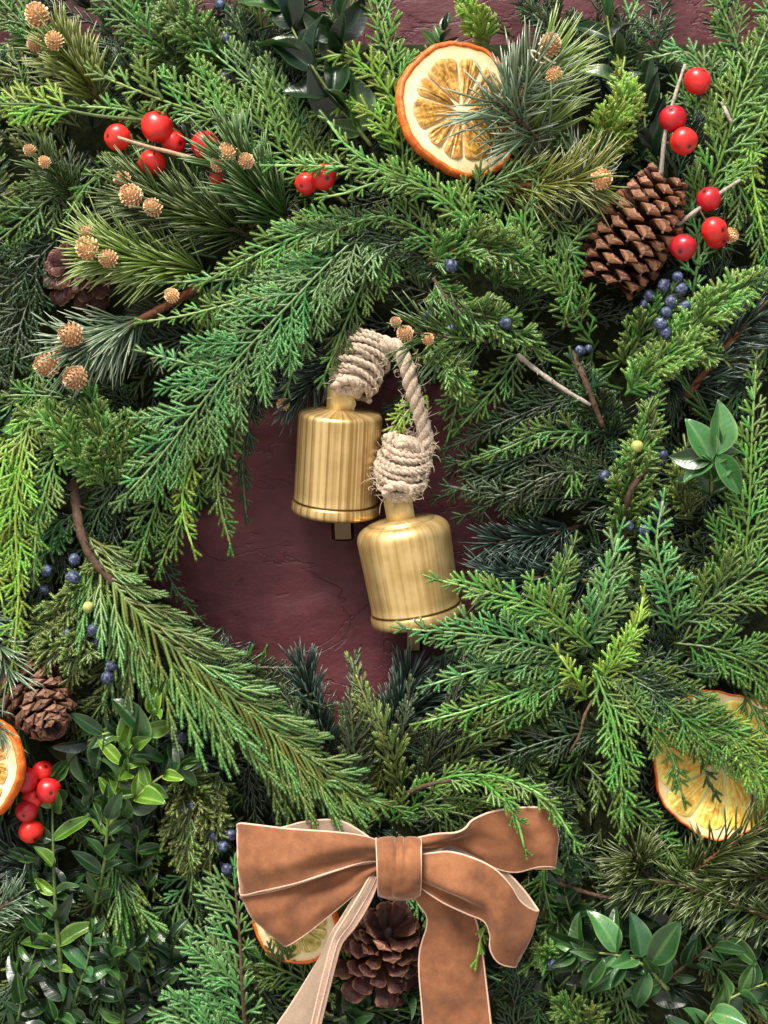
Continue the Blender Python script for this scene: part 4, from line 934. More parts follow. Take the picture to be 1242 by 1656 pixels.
# right edge
S('upright light green cedar sprig along the right edge centre', 'A', 'lt', [(1195,960,110),(1210,850,146),(1215,730,156),(1222,590,152)], 70, gap=18)
S('green cedar sprig left of it climbing toward the leaf cluster', 'A', 'mid', [(1150,980,100),(1170,900,128),(1180,820,132),(1200,770,130)], 64, gap=17)
S('upright bluish cedar sprig above the lower right cedar fan', 'A', 'blue', [(1092,1020,120),(1078,950,156),(1062,880,164),(1072,810,160)], 56, gap=14, ang=52)
S('wide green cedar spray spreading to the right edge', 'A', 'mid', [(1090,1020,120),(1150,970,146),(1210,930,150),(1270,880,146)], 86, gap=18)
S('green cedar spray below it spreading to the right edge', 'A', 'mid', [(1090,1040,120),(1160,1050,146),(1230,1080,148),(1290,1130,144)], 86, gap=18)
S('dark cedar sprig in the shade of the right spray', 'A', 'dark', [(1000,900,90),(1060,980,112),(1120,1020,116),(1180,1010,112)], 66, gap=17)
# lower right fan
S('light cedar sprig of the lower right fan reaching over the right bell', 'A', 'lt', [(960,1050,130),(880,985,168),(800,960,178),(716,940,178)], 66, gap=16)
S('bluish cedar sprig of the fan whose tip passes the right clapper', 'A', 'blue', [(930,1060,130),(840,1035,168),(750,1025,176),(664,1018,174)], 70, gap=16)
S('light cedar sprig of the fan pointing left below the clapper', 'A', 'blue', [(920,1070,120),(850,1070,156),(770,1085,164),(695,1108,160)], 52, gap=16)
S('lowest left cedar sprig of the fan with lime tips', 'A', 'lt', [(930,1080,120),(850,1115,148),(770,1145,156),(684,1168,152)], 56, gap=16)
S('cedar sprig of the fan dropping down left above the bow', 'A', 'mid', [(930,1090,120),(870,1130,142),(815,1165,148),(756,1192,144)], 48, gap=16)
S('dark upright cedar fingers rising from the lower right fan', 'A', 'blue', [(940,1060,110),(965,1000,138),(985,930,144),(1000,868,140)], 78, gap=17, ang=32)
S('dark upright cedar sprig beside those fingers', 'A', 'mid', [(920,1050,110),(900,990,134),(910,930,138),(925,890,134)], 70, gap=16, ang=34)
S('lime tipped short sprig at the heart of the lower right fan', 'A', 'lime', [(960,1120,120),(1000,1060,152),(1030,1010,158),(1040,965,154)], 40, gap=7)
S('small lime cedar tip left of the fan centre', 'A', 'lime', [(950,1130,130),(925,1090,160),(905,1060,166)], 36, gap=13)
S('bright green cedar sprig hanging straight down beside the orange slice', 'A', 'lt', [(960,1080,130),(990,1160,160),(1004,1240,168),(1005,1335,160)], 72, gap=19, ang=30)
S('dark cedar sprig crossing over the yellow orange slice', 'A', 'dark', [(980,1080,130),(1060,1140,158),(1120,1200,160),(1150,1270,152)], 60, gap=17)
S('long green cedar sprig crossing over the orange slice toward the right edge', 'A', 'mid', [(980,1070,130),(1070,1120,160),(1160,1175,168),(1262,1250,160)], 92, gap=18)
S('dark cedar spray above the orange slice near the right edge', 'A', 'dark', [(990,1060,120),(1070,1075,150),(1130,1090,152),(1190,1085,146)], 46, gap=17)
S('mid green cedar sprig dividing the yellow orange slice in two', 'A', 'mid', [(1020,1080,140),(1090,1150,172),(1150,1205,176),(1245,1265,170)], 64, gap=14)
S('shaded cedar sprig over the top left of the yellow orange slice', 'A', 'dark', [(1000,1090,130),(1060,1120,164),(1110,1160,168),(1180,1180,164)], 60, gap=14)
S('green cedar sprig filling the top left corner against the door', 'A', 'mid', [(70,110,70),(50,60,96),(20,20,98),(-20,-20,92)], 54, gap=14)
S('cedar sprig lying across the middle of the yellow orange slice', 'A', 'mid', [(1000,1110,140),(1080,1150,166),(1170,1190,170),(1262,1212,164)], 60, gap=16)
S('drooping cedar sprig covering the upper left of the yellow orange slice', 'A', 'mid', [(990,1100,140),(1050,1170,168),(1085,1220,166),(1105,1290,160)], 50, gap=16)
S('cedar sprig covering the right part of the yellow orange slice', 'A', 'lt', [(1120,1120,140),(1180,1190,170),(1225,1260,170),(1240,1340,162)], 52, gap=16)
S('lime cedar tips at the right edge below the orange slice top', 'A', 'lime', [(1150,1150,140),(1200,1200,168),(1240,1270,168),(1262,1330,162)], 50, gap=15)
S('dark cedar sprig hanging at the far lower right edge', 'A', 'mid', [(1200,1110,120),(1240,1200,150),(1250,1290,150)], 60, gap=17)
S('green cedar curve above the right bow loop with pale tips', 'A', 'lt', [(650,1290,120),(730,1256,156),(810,1258,196),(880,1290,238),(925,1352,240)], (36,66), gap=15, ang=34)
S('small cedar tip hanging over the right bow loop', 'A', 'lt', [(780,1262,196),(810,1290,246),(835,1325,250),(848,1370,250)], 32, gap=14, ang=30)
S('dark cedar sprig just above the bow centre', 'A', 'mid', [(630,1330,110),(680,1300,140),(740,1290,142),(800,1300,140)], 56, gap=16)
S('dark cedar sprig under the curve right of the bow', 'A', 'dark', [(850,1250,110),(900,1310,140),(930,1380,142),(975,1420,136)], 54, gap=16)
S('small hanging cedar sprig right of the bow loops', 'A', 'mid', [(880,1380,110),(880,1430,130),(888,1470,132)], 36, gap=14)
S('dark cedar mass sprig between fan and bow', 'A', 'dark', [(1000,1180,90),(920,1190,124),(850,1210,130),(780,1240,124)], 66, gap=17)
S('green cedar sprig pointing right above the small pine star', 'A', 'mid', [(940,1230,100),(1000,1290,134),(1060,1350,136),(1110,1420,130)], 60, gap=17)
S('juniper tip poking between the bow loop and right tail', 'A', 'lime', [(830,1430,150),(800,1470,200),(780,1510,212),(772,1548,214)], 26, gap=13)
# lower left cord cypress
S('large golden green cypress sprig with long cords sweeping to the bow', 'B', 'rope', [(135,850,100),(175,930,140),(240,1010,160),(320,1080,172),(400,1150,178),(480,1215,180),(560,1275,176)], (110,215), gap=11, ang=31, start=.05, rs=3.4, zj=.16, prof=lambda t: min(1,.5+2.0*t)*(1-t)**.30+.14)
S('lower bluish cypress sprig fanning out above the left bow loop', 'B', 'rope', [(400,1160,150),(460,1225,166),(530,1270,172),(622,1300,168)], (70,105), gap=11, ang=30)
S('olive cypress cords drooping left of the big cypress sprig', 'B', 'olive', [(170,900,110),(205,1000,140),(230,1080,140),(250,1130,134)], (60,100), gap=13, ang=30)
S('bronze cypress sprig lining the lower left edge of the opening', 'A', 'brown', [(190,960,70),(290,1035,92),(390,1075,92),(490,1080,86)], 56, gap=15)
S('dark cypress sprig pointing right along the opening bottom left', 'A', 'brown', [(290,1050,80),(380,1100,104),(450,1120,104),(520,1140,96)], 62, gap=16)
S('small dark drooping cedar sprig at the opening left edge', 'A', 'dark', [(225,840,60),(255,900,80),(290,960,80),(330,1010,72)], 34, gap=15)
S('green cedar sprig hanging above the cypress at the opening left edge', 'A', 'mid', [(300,700,100),(262,790,128),(235,870,128),(215,950,120)], 62, gap=17)
S('second green cedar sprig hanging at the opening left edge', 'A', 'mid', [(330,760,96),(290,840,118),(258,920,114)], 54, gap=16)
for i,(P,c,lb) in enumerate([([(560,1310,90),(572,1230,124),(568,1150,124),(572,1085,112)],'brown','upright cypress sprig rising from the opening bottom centre'),
    ([(650,1290,90),(632,1210,128),(600,1150,128),(575,1090,116)],'olive','olive upright cypress sprig leaning left at the bottom of the opening'),
    ([(680,1280,90),(705,1200,124),(730,1140,122),(745,1090,112)],'brown','upright cypress sprig leaning right at the bottom of the opening'),
    ([(500,1250,80),(490,1190,110),(470,1140,110)],'brown','short upright cypress sprig beside the big cypress sweep'),
    ([(640,1240,80),(650,1190,120),(660,1130,122)],'brown','middle short cypress sprig at the bottom of the opening'),
    ([(700,1270,90),(770,1200,120),(830,1170,120)],'olive','cypress sprig slanting right below the cedar fan'),
    ([(760,1270,70),(680,1215,106),(620,1190,106)],'dark','dark cypress sprig slanting left above the bow knot')]):
    S(lb, 'B', c, P, 64, gap=17, ang=28, rs=2.4)
# left edge
S('lime green cedar sprig hanging down the left edge', 'A', 'lime', [(60,640,110),(35,740,152),(25,840,166),(30,960,168),(18,1090,166)], 64, gap=17, ang=34)
S('fresh green cedar sprig hanging beside it near the left edge', 'A', 'lt', [(110,690,110),(80,770,146),(60,850,158),(55,930,156)], 54, gap=16, ang=34)
S('lime cedar sprig cut by the left edge', 'A', 'lime', [(20,680,110),(0,780,150),(-15,880,156),(5,980,156)], 54, gap=16)
S('pale tipped juniper fan at the left above the lime cedar', 'C', 'lt', [(170,790,120),(120,720,156),(85,680,162),(50,672,160)], 58, gap=7)
S('second pale tipped juniper tip right of the left fan', 'C', 'mid', [(180,790,120),(175,730,150),(160,690,156),(150,650,154)], 54, gap=8)
S('juniper tips between the left fan and the light cedar sweep', 'C', 'mid', [(210,770,110),(200,720,138),(210,680,140),(228,690,140)], 50, gap=8)
S('dark juniper sprig under the pine buds at the left', 'A', 'mid', [(190,700,90),(120,650,116),(60,640,120),(0,640,118)], 62, gap=16)
S('dark cedar sprig hanging at the left edge under the pine cone', 'A', 'dark', [(60,450,80),(30,540,110),(20,620,112)], 66, gap=16)
S('dark green cedar fingers behind the left cone', 'A', 'dark', [(150,330,70),(80,400,100),(20,460,104),(-30,500,100)], 92, gap=18)
S('green cedar spray at the left edge below the lime sprig', 'A', 'mid', [(130,290,80),(70,330,106),(10,380,108),(-40,420,104)], 84, gap=18)
S('dark cedar lines between light sweep and left juniper', 'A', 'dark', [(300,640,90),(230,730,118),(170,810,118),(140,880,110)], 76, gap=17)
S('juniper sprig with blue berries under the lime cedar at the left', 'C', 'olive', [(190,900,100),(140,960,136),(90,1000,142),(40,1040,138)], 58, gap=8, berries=[(120,905,150,14),(117,935,158,14),(75,923,146,13),(72,955,140,12),(107,957,142,11)])
S('olive juniper sprig with pale blue berries beside the dark cone', 'C', 'olive', [(165,950,110),(130,1010,140),(90,1050,146),(50,1085,142)], 54, gap=8, berries=[(162,982,166,13),(164,998,172,14),(151,1019,168,14),(110,1024,158,14),(112,1038,152,13),(156,1040,154,13),(143,982,168,12,juni_g)])
S('olive juniper tips hanging above the dark cone', 'C', 'olive', [(160,1010,120),(130,1050,148),(115,1090,150)], 50, gap=7, berries=[(180,1078,166,13),(174,1096,170,14)])
S('green cypress cords hanging under the berries', 'B', 'olive', [(190,1050,100),(180,1110,124),(150,1160,120)], 60, gap=14, berries=[(270,1183,150,12),(292,1193,146,12)])
S('yellow green juniper tips drooping left of the bow', 'C', 'olive', [(300,1230,90),(310,1290,124),(300,1350,128),(310,1410,124)], 60, gap=8, berries=[(310,1303,144,12),(298,1308,138,11),(262,1280,142,13)])
S('second yellow green juniper droop touching the bow edge', 'C', 'olive', [(350,1250,90),(345,1320,124),(340,1380,126)], 50, gap=8, berries=[(361,1369,150,13),(374,1350,144,12),(367,1405,142,11),(347,1352,136,11)])
S('bluish cedar sprig with fingers pointing left below the bow', 'A', 'blue', [(400,1700,100),(392,1600,136),(388,1520,140),(380,1430,132)], (150,40), gap=17, ang=58, rs=4.2, stem=bark, prof=lambda t: .9-.35*t)
S('green cedar fan behind the left bow tail', 'A', 'mid', [(520,1600,80),(460,1570,112),(410,1560,114),(340,1600,110)], 76, gap=17)
S('second bluish cedar fan at the bottom edge left of the bow', 'A', 'blue', [(440,1720,90),(360,1690,122),(300,1650,126),(240,1640,122)], 84, gap=17)
S('cypress cords hanging at the lower left among the boxwood', 'B', 'mid', [(180,1370,90),(200,1440,118),(215,1500,118),(222,1560,110)], 96, gap=14, ang=26)
S('dark cypress cords at the bottom left edge', 'B', 'dark', [(40,1560,80),(30,1620,106),(20,1700,104)], 80, gap=14)
S('dark cedar sprig at the bottom right pointing up', 'A', 'mid', [(930,1720,90),(940,1660,120),(960,1610,122),(950,1570,114)], 70, gap=17)
S('yellow green juniper tips at the bottom right of the bow tail', 'C', 'mid', [(960,1700,100),(940,1650,130),(900,1620,132)], 54, gap=9)
S('lone olive juniper tip right of the front bow loop', 'C', 'lt', [(905,1560,110),(880,1540,146),(862,1555,152)], 30, gap=8, berries=[(893,1560,158,11)])
S('dark cedar sprig right of the bow tail', 'A', 'dark', [(840,1700,80),(830,1640,110),(840,1590,112),(825,1540,104)], 60, gap=16)
S('dark juniper sprig with blue berries at the top left centre', 'C', 'dark', [(470,170,70),(430,120,96),(400,70,98),(380,30,94)], 60, gap=8, berries=[(355,8,124,13),(366,62,120,12),(364,126,126,14),(432,56,116,12),(408,118,118,12),(440,120,112,11),(425,180,104,11)])
S('green juniper sprig at the top edge left of centre', 'C', 'mid', [(380,120,80),(330,70,116),(290,30,120),(250,-20,116)], 60, gap=8)
S('green cedar sprig at the top edge above the fan', 'A', 'mid', [(300,110,80),(240,60,112),(190,20,114),(150,-30,110)], 70, gap=17)
S('yellow green juniper tip against the door at the top edge', 'C', 'lime', [(790,70,90),(765,30,118),(740,0,120)], 40, gap=8)
S('dark juniper wisps at the top edge right of centre', 'C', 'dark', [(930,110,70),(900,50,98),(850,10,98)], 60, gap=9)
S('dark cedar wisps at the top edge near the right', 'A', 'dark', [(1090,130,70),(1060,70,98),(1070,10,98),(1040,-30,90)], 50, gap=16)

# ------------------------------------------------------------------ needled sprigs
Nd = needle_sprig
Nd('pine sprig at the top left corner with golden buds on a scaly stem', 'needle_yel', [(160,160,105),(125,110,130),(95,75,142)], 74, 190, buds=[(88,66,168,15),(56,72,158,12),(60,24,152,20)], rs=5.5, fan=62)
Nd('thin needled sprig near the left edge with two small tan buds', 'needle', [(125,325,95),(98,290,126),(72,262,138)], 58, 90, buds=[(72,262,156,10),(48,243,150,10)], rs=3.5, r=1.1, fan=60)
Nd('pine sprig with golden buds below the left berry twig', 'needle', [(400,380,90),(320,350,128),(225,318,146)], 96, 300, buds=[(212,316,178,19),(247,335,176,15),(198,290,164,14)], fan=48, rs=5)
Nd('pine sprig with tan buds touching the left berry twig end', 'needle', [(470,360,90),(420,310,124),(378,258,148)], 96, 260, buds=[(368,246,172,15),(398,260,166,13),(352,266,158,12)], fan=46, rs=5)
Nd('pine sprig with golden buds over the left pine cone', 'needle_yel', [(330,440,95),(250,425,136),(160,408,158)], 88, 280, buds=[(142,401,190,19),(175,418,188,15),(140,376,176,13)], fan=55, rs=5)
Nd('red stemmed pine sprig with three large tan buds at the left', 'needle_blue', [(320,465,105),(240,510,130),(165,548,148),(115,565,154)], 88, 170, buds=[(115,541,186,20),(76,590,184,20),(122,611,184,20),(278,478,160,12),(100,568,160,14)], stem=bark_red, rs=7.5, fan=62, tail=.45, bias=(0,.25))
Nd('large pine sprig over the orange slice with pale golden buds', 'needle_blue', [(800,250,120),(835,170,165),(868,105,182)], 100, 95, buds=[(890,72,196,18),(896,122,188,14)], stem=bark_red, rs=5, fan=68)
Nd('blue green needles lying across the right half of the top orange slice', 'needle_blue', [(880,235,140),(840,195,178),(800,160,190)], 108, 64, fan=80, rs=3, bias=(-.15, .12), r=1.9)
Nd('yellow green needles fanning right beside the top right buds', 'needle_yel', [(850,230,120),(862,160,150),(880,95,160)], 108, 120, bias=(.8,.15), fan=50, rs=4, stem=bark_red)
Nd('red brown pine sprig pointing right to the tan cone', 'needle_yel', [(800,300,125),(880,300,158),(965,290,172)], 80, 170, buds=[(972,290,190,17)], stem=bark_red, rs=6, fan=62)
Nd('pine needles fanning up left of the tan cone', 'needle_blue', [(900,400,100),(930,340,138),(950,280,144)], 88, 110, fan=40, rs=4, bias=(-.15, -.1))
Nd('pine sprig with small golden buds over the jute rope top', 'needle', [(790,552,150),(725,545,190),(668,538,204)], 84, 78, buds=[(655,539,220,13),(640,521,212,9),(692,548,204,10)], rs=3, fan=72, r=1.4)
Nd('dark spruce sprig with a tan tip left of the upper bell', 'needle_dark', [(580,560,62),(520,610,84),(462,652,98)], 60, 170, buds=[(458,654,104,11)], rs=4, fan=60, r=1.3)
Nd('second dark spruce sprig with a tan tip at the opening top left', 'needle_dark', [(470,570,62),(420,620,84),(380,648,96)], 60, 150, buds=[(376,650,104,10)], rs=4, fan=60, r=1.3)
Nd('dark blue spruce sprig rising at the opening bottom left', 'needle_dark', [(530,1220,60),(505,1140,84),(490,1080,88)], 60, 170, fan=45, rs=3.5, name='spruce_sprig')
Nd('dark blue spruce sprig rising under the right bell', 'needle_dark', [(620,1230,60),(645,1150,84),(665,1090,88)], 66, 190, fan=45, rs=3.5, name='spruce_sprig')
Nd('dark spruce sprig slanting right beneath the clapper', 'needle_dark', [(610,1200,60),(690,1130,84),(780,1060,84)], 60, 190, fan=48, rs=3.5, name='spruce_sprig')
Nd('dark spruce sprig with a bud pointing left at the right bell', 'needle_dark', [(960,920,60),(860,935,86),(785,938,92)], 66, 210, buds=[(778,941,100,10)], fan=60, rs=4, name='spruce_sprig', stem=bark_red)
Nd('dark spruce needles right of the right bell shoulder', 'needle_dark', [(940,850,60),(870,870,80),(790,880,80)], 60, 150, fan=60, rs=4, name='spruce_sprig')
Nd('reddish pine stem slanting up at the far right', 'needle_dark', [(1110,640,110),(1175,560,140),(1250,480,146)], 72, 150, fan=62, stem=bark_red, rs=7, bias=(.2,.35))
Nd('fir sprig crossing the orange slice at the lower right', 'needle', [(1110,1420,120),(1170,1375,158),(1250,1330,166)], 72, 150, fan=66, stem=bark_red, rs=4.5, r=1.6, name='fir_sprig')
Nd('fir needle star on the shaded right below the fan', 'needle', [(1060,1440,90),(1035,1400,140),(1018,1380,158)], 66, 110, fan=80, rs=3.5, name='fir_sprig', tail=.6)
Nd('brown knobbly fir branch with hanging needles at the lower right', 'needle', [(1260,1490,120),(1170,1455,140),(1080,1428,140),(1000,1425,132)], 66, 230, fan=60, rs=6, stem=bark, bias=(0,.55), name='fir_sprig')
Nd('green fir needles at the right edge beneath the orange slice', 'needle', [(1270,1420,110),(1190,1420,132),(1130,1450,134)], 66, 150, fan=60, rs=4, bias=(0,.3), name='fir_sprig')
Nd('blue spruce sprig at the left edge near the bottom', 'needle_blue', [(-40,1500,90),(0,1470,116),(40,1440,122)], 52, 140, fan=65, rs=4, r=1.3, name='spruce_sprig')
Nd('blue spruce sprig at the left edge over the dark cone', 'needle_blue', [(-40,980,100),(-5,1040,150),(20,1100,168)], 62, 100, fan=60, rs=4, name='spruce_sprig', r=1.7)
Nd('dark spruce needles under the left red berry cluster', 'needle_dark', [(100,1440,80),(50,1400,100),(0,1380,102)], 60, 130, fan=60, rs=4, name='spruce_sprig')
Nd('blue needled tuft over the left orange slice', 'needle_blue', [(-30,1130,120),(-5,1170,170),(10,1200,178)], 50, 26, fan=40, rs=2, name='spruce_sprig', r=1.6)
Nd('green needles behind the small pine buds at the top', 'needle', [(1080,330,60),(1120,360,90),(1170,400,96)], 60, 90, fan=60, rs=3, buds=[(1182,380,146,12)])

# ------------------------------------------------------------------ broad leaved sprigs
Lf = leaf_sprig
Lf('dark glossy leafy sprig at the top centre left of the tall cedar', [(600,235,120),(540,160,154),(495,90,160),(455,10,152)], 92, [leaf_dark, leaf_mid], 40, 40, rs=3.5, wide=True)
Lf('second dark glossy sprig behind it at the top edge', [(575,150,110),(548,70,146),(556,-10,146)], 84, [leaf_dark], 34, 48, wide=True)
Lf('small rosette of dark leaves above the orange slice', [(705,120,70),(712,80,94),(718,50,98)], 46, [leaf_dark, leaf_mid], 18, 48)
Lf('green leafy sprig at the top edge right of the pine buds', [(1000,230,70),(1000,130,112),(985,50,118),(980,-10,114)], 72, [leaf_mid, leaf_dark], 36, 44)
Lf('dark narrow leaves beneath the top right berries', [(1060,300,60),(1045,220,90),(1040,150,92)], 80, [leaf_dark], 36, 30)
Lf('bluish glossy leaf cluster at the right edge', [(1150,800,130),(1152,755,166),(1158,725,172)], 66, [leaf_lt, leaf_mid], 34, 55, wide=True, extra=[(1160,735,176,.1,-1,.25,88,1),(1150,745,174,-.5,-1,.1,80,1),(1160,735,172,.5,.9,.2,76,1),(1150,740,172,-1,.05,.2,66,1),(1152,745,170,-.9,.5,.2,60,1)])
Lf('shiny light leafed sprig at the lower right', [(1080,1600,130),(1042,1562,158),(1000,1545,166),(955,1540,166),(930,1536,164)], 66, [leaf_lt, leaf_mid], 27, 58, rs=4,
   extra=[(965,1538,166,-1,-.12,0,88,0),(998,1540,168,-.45,-1,.1,78,1),(1036,1548,166,-.1,-1,.1,74,1),(1052,1560,168,.6,-1,.2,88,1),(975,1548,168,-.6,.9,.15,72,0),(1012,1556,168,-.9,.8,.15,80,0),(1046,1570,168,-.3,1,.1,74,0)])
Lf('darker leafy sprig right of the shiny one', [(1040,1620,90),(1110,1560,128),(1150,1530,134),(1190,1510,132)], 58, [leaf_mid, leaf_dark], 26, 55, rs=4, stem=bark)
Lf('leafy sprig in the bottom right corner', [(1120,1700,110),(1150,1640,142),(1190,1610,146),(1240,1590,144)], 62, [leaf_mid, leaf_lt], 26, 58, wide=True)
Lf('dark leaves at the right edge near the bottom', [(1270,1640,80),(1230,1580,112),(1190,1540,112)], 56, [leaf_dark, leaf_mid], 26, 55)
Lf('dark leaves right of the bow between loop and twig', [(930,1500,90),(915,1450,124),(910,1400,124)], 50, [leaf_dark, leaf_mid], 22, 62, wide=True)
Lf('deep shaded leaves behind the shiny sprig', [(860,1640,70),(920,1580,96),(980,1500,96),(1040,1470,92)], 70, [leaf_dark], 28, 55, wide=True)
Lf('dark leaves tucked under the cone between the bow tails', [(540,1650,90),(600,1630,118),(660,1610,120)], 62, [leaf_dark, leaf_mid], 24, 50, wide=True)
Lf('dark leaves at the bottom edge beneath the cone', [(640,1720,90),(610,1680,114),(590,1640,114)], 56, [leaf_dark, leaf_mid], 24, 55)
Lf('thick green stemmed boxwood sprig standing under the red cluster', [(112,1660,110),(96,1540,140),(88,1430,146),(84,1290,128)], 66, [leaf_mid, leaf_dark, leaf_fresh], 44, 62, rs=6, stem=bark_green, start=.15)
Lf('boxwood sprig with fresh green leaves at the lower left', [(150,1480,100),(168,1400,142),(176,1320,152),(195,1250,156),(205,1200,150)], 58, [leaf_mid, leaf_fresh, leaf_dark], 32, 56, rs=4, stem=bark_green)
Lf('boxwood sprig with round fresh leaves above it', [(190,1270,130),(215,1210,166),(240,1165,172),(262,1130,168)], 66, [leaf_fresh, leaf_mid, leaf_mid], 26, 60, wide=True, rs=3.5, stem=bark_green)
Lf('dark boxwood leaves spreading left beside the dark cone', [(230,1190,110),(180,1185,138),(140,1200,140),(110,1230,136)], 62, [leaf_mid, leaf_dark], 28, 55, rs=3)
Lf('boxwood sprig spreading right at the lower left', [(170,1340,120),(220,1290,154),(255,1260,160),(290,1240,156)], 58, [leaf_fresh, leaf_mid], 26, 58, wide=True)
Lf('bottom left boxwood sprig with small crowded leaves', [(100,1700,110),(120,1620,142),(140,1560,148),(150,1510,144)], 50, [leaf_mid, leaf_dark, leaf_lt], 22, 60, rs=4, stem=bark_green)
Lf('second bottom boxwood sprig right of it', [(190,1700,100),(200,1640,130),(190,1580,134),(180,1540,130)], 48, [leaf_dark, leaf_mid], 22, 60, rs=3.5, stem=bark_green)
Lf('boxwood leaves at the left edge near the bottom', [(20,1700,100),(35,1620,126),(50,1560,130),(70,1500,126)], 54, [leaf_dark, leaf_mid], 24, 60, rs=3.5, stem=bark_green)
for P_, lb_ in (([(60,1520,100),(75,1470,130),(110,1430,134)], 'dark boxwood tuft crossing the thick green stem'), ([(140,1600,100),(180,1560,130),(220,1530,132)], 'dark boxwood tuft near the bottom left cypress cords'),
    ([(30,1480,90),(60,1420,116),(60,1370,118)], 'dark boxwood tuft below the lowest crimson berry'), ([(240,1440,90),(220,1390,116),(230,1340,118)], 'dark boxwood tuft left of the yellow green juniper droop'),
    ([(120,1340,90),(150,1290,120),(150,1250,122)], 'dark boxwood tuft right of the crimson berry cluster'), ([(60,1700,110),(90,1650,140),(130,1620,142)], 'dark boxwood tuft in the bottom left corner'), ([(260,1600,90),(280,1550,112),(270,1500,114)], 'dark boxwood tuft left of the bluish cedar fingers')):
    Lf(lb_, P_, 50, [leaf_dark, leaf_dark, leaf_mid], 17, 60, rs=2.5, stem=bark_green)
Lf('dark leaves at the left edge beside the juniper fan', [(-20,700,80),(10,690,108),(40,690,110)], 60, [leaf_dark, leaf_lt], 24, 50)
Lf('deep dark leaves between boxwood and bluish cedar', [(250,1660,70),(240,1590,96),(220,1520,98),(210,1450,94)], 54, [leaf_dark], 24, 60, wide=True)

# ------------------------------------------------------------------ bare twigs
def twig(label, P, r0, r1, m):
    C, L = path3(P); mb = MB(); rr = np.linspace(r0, r1, len(C)) * (1 + .14 * np.sin(np.arange(len(C)) * 1.9)); mb.tube(C, rr, 7, 0.0)
    for i in range(2, len(C) - 1, 3): mb.tube([C[i], C[i] + nrm([R(-1, 1), -.6, R(-1, 1)]) * rr[i] * 2.4], [rr[i] * .5, .5], 5, 0.0)
    o = part('twig', mk('twig', mb, m)); tag(o, label, 'twig')
twig('bare grey brown twig slanting right of the centre juniper', [(838,575,120),(870,600,146),(910,628,150),(955,655,144)], 4.5, 3, bark_grey)
twig('dark upright twig with a fork right of centre', [(925,570,110),(942,605,136),(955,640,136),(975,690,126)], 6, 4, bark)
twig('brown broken twig below the green juniper berries', [(1005,840,120),(1022,790,150),(1048,755,152)], 6.5, 4, bark)
twig('small broken twig end in the middle of the lower right fan', [(960,1130,140),(945,1158,168),(938,1188,172),(922,1215,170)], 2.8, 2.2, bark)
twig('thin brown twig right of the bow pointing right', [(880,1420,110),(920,1434,136),(965,1448,142),(1003,1455,140)], 4.5, 2.4, bark)
twig('brown twig above the bow knot', [(655,1285,130),(690,1270,166),(730,1262,172)], 4, 3, bark)
twig('thick mossy branch behind the big cypress sprig', [(120,780,100),(128,850,136),(150,905,140),(200,960,140)], 9, 6, bark)
twig('short scaly tan wisp on the cedar near the right edge', [(1168,165,150),(1174,180,168),(1184,200,168)], 3.4, 3, bark_grey)
C = [W(870 + 14 * math.cos(q) * (1 + q * .05) + q * 1.5, 92 + 10 * math.sin(q * 1.3), 196 + q) for q in np.linspace(0, 6.5, 40)]
mb = MB(); mb.tube(C, [1.7] * 40, 6, 0.0); o = part('tendril', mk('tendril', mb, simple('tendril_cream', (.55, .45, .33), (.75, .66, .5), 300, .7, .2))); tag(o, 'curly cream tendril beside the top right golden bud', 'tendril')

# ------------------------------------------------------------------ middle layer: further sprigs one can tell apart between the hero sprigs
ZONES = [('left side', lambda x, y: x < 330 and 500 < y < 1100), ('top left', lambda x, y: x < 480 and y <= 500), ('top centre', lambda x, y: 480 <= x < 860 and y < 600),
         ('top right', lambda x, y: x >= 860 and y < 520), ('right side', lambda x, y: x >= 700 and 520 <= y < 1150), ('bottom left', lambda x, y: x < 560 and y >= 1100), ('bottom centre', lambda x, y: 560 <= x < 860 and y >= 1050), ('bottom right', lambda x, y: True)]
def flow(x, y):
    th = math.atan2(y - 880, x - 600)
    f = {'left side': th - 1.2, 'top left': th + .2, 'top centre': th - .9, 'top right': th - .2, 'right side': th + 2.8, 'bottom left': th - .6, 'bottom centre': th - .4, 'bottom right': th + .5}
    for z, fn in ZONES:
        if fn(x, y): return z, f[z]
DIRS = ['right of', 'below right of', 'below', 'below left of', 'left of', 'above left of', 'above', 'above right of']; taken = set()
LAND = [('the top left golden buds', 75, 60), ('the left berry twig', 260, 235), ('the golden buds under the left berries', 225, 325), ('the left pine cone', 120, 440), ('the big tan buds', 105, 575),
 ('the top centre orange slice', 745, 180), ('the top right golden buds', 890, 95), ('the topmost right berry', 1128, 131), ('the stacked red berries', 1097, 210), ('the tan pine cone', 1030, 360), ('the lowest right berry', 1105, 400),
 ('the blue berry cluster', 1090, 500), ('the lone blue berry', 730, 430), ('the upper jute knot', 580, 590), ('the lower jute knot', 655, 745), ('the left bell', 545, 750), ('the right bell', 660, 925), ('the green berries', 1040, 725),
 ('the bluish leaf cluster', 1155, 720), ('the dark berry trio', 1045, 845), ('the yellow orange slice', 1163, 1236), ('the shiny leafy sprig', 1000, 1540), ('the front bow loop', 800, 1470), ('the upper right bow loop', 850, 1360),
 ('the bow centre', 643, 1400), ('the left bow loop', 480, 1420), ('the cone under the bow', 620, 1530), ('the red berry cluster', 57, 1295), ('the dark cone', 68, 1138), ('the left blue berries', 150, 1000), ('the boxwood stem', 90, 1450),
 ('the round fresh leaves', 240, 1180), ('the right bow tail', 735, 1590), ('the knobbly fir branch', 1120, 1440), ('the half hidden berries', 515, 290), ('the left edge orange', 15, 1240), ('the opening', 540, 900), ('the lime cedar', 40, 860), ('the big cypress sprig', 350, 1090), ('the fan centre', 960, 1080)]
cnt = 0; tries = 0; pts_used = []
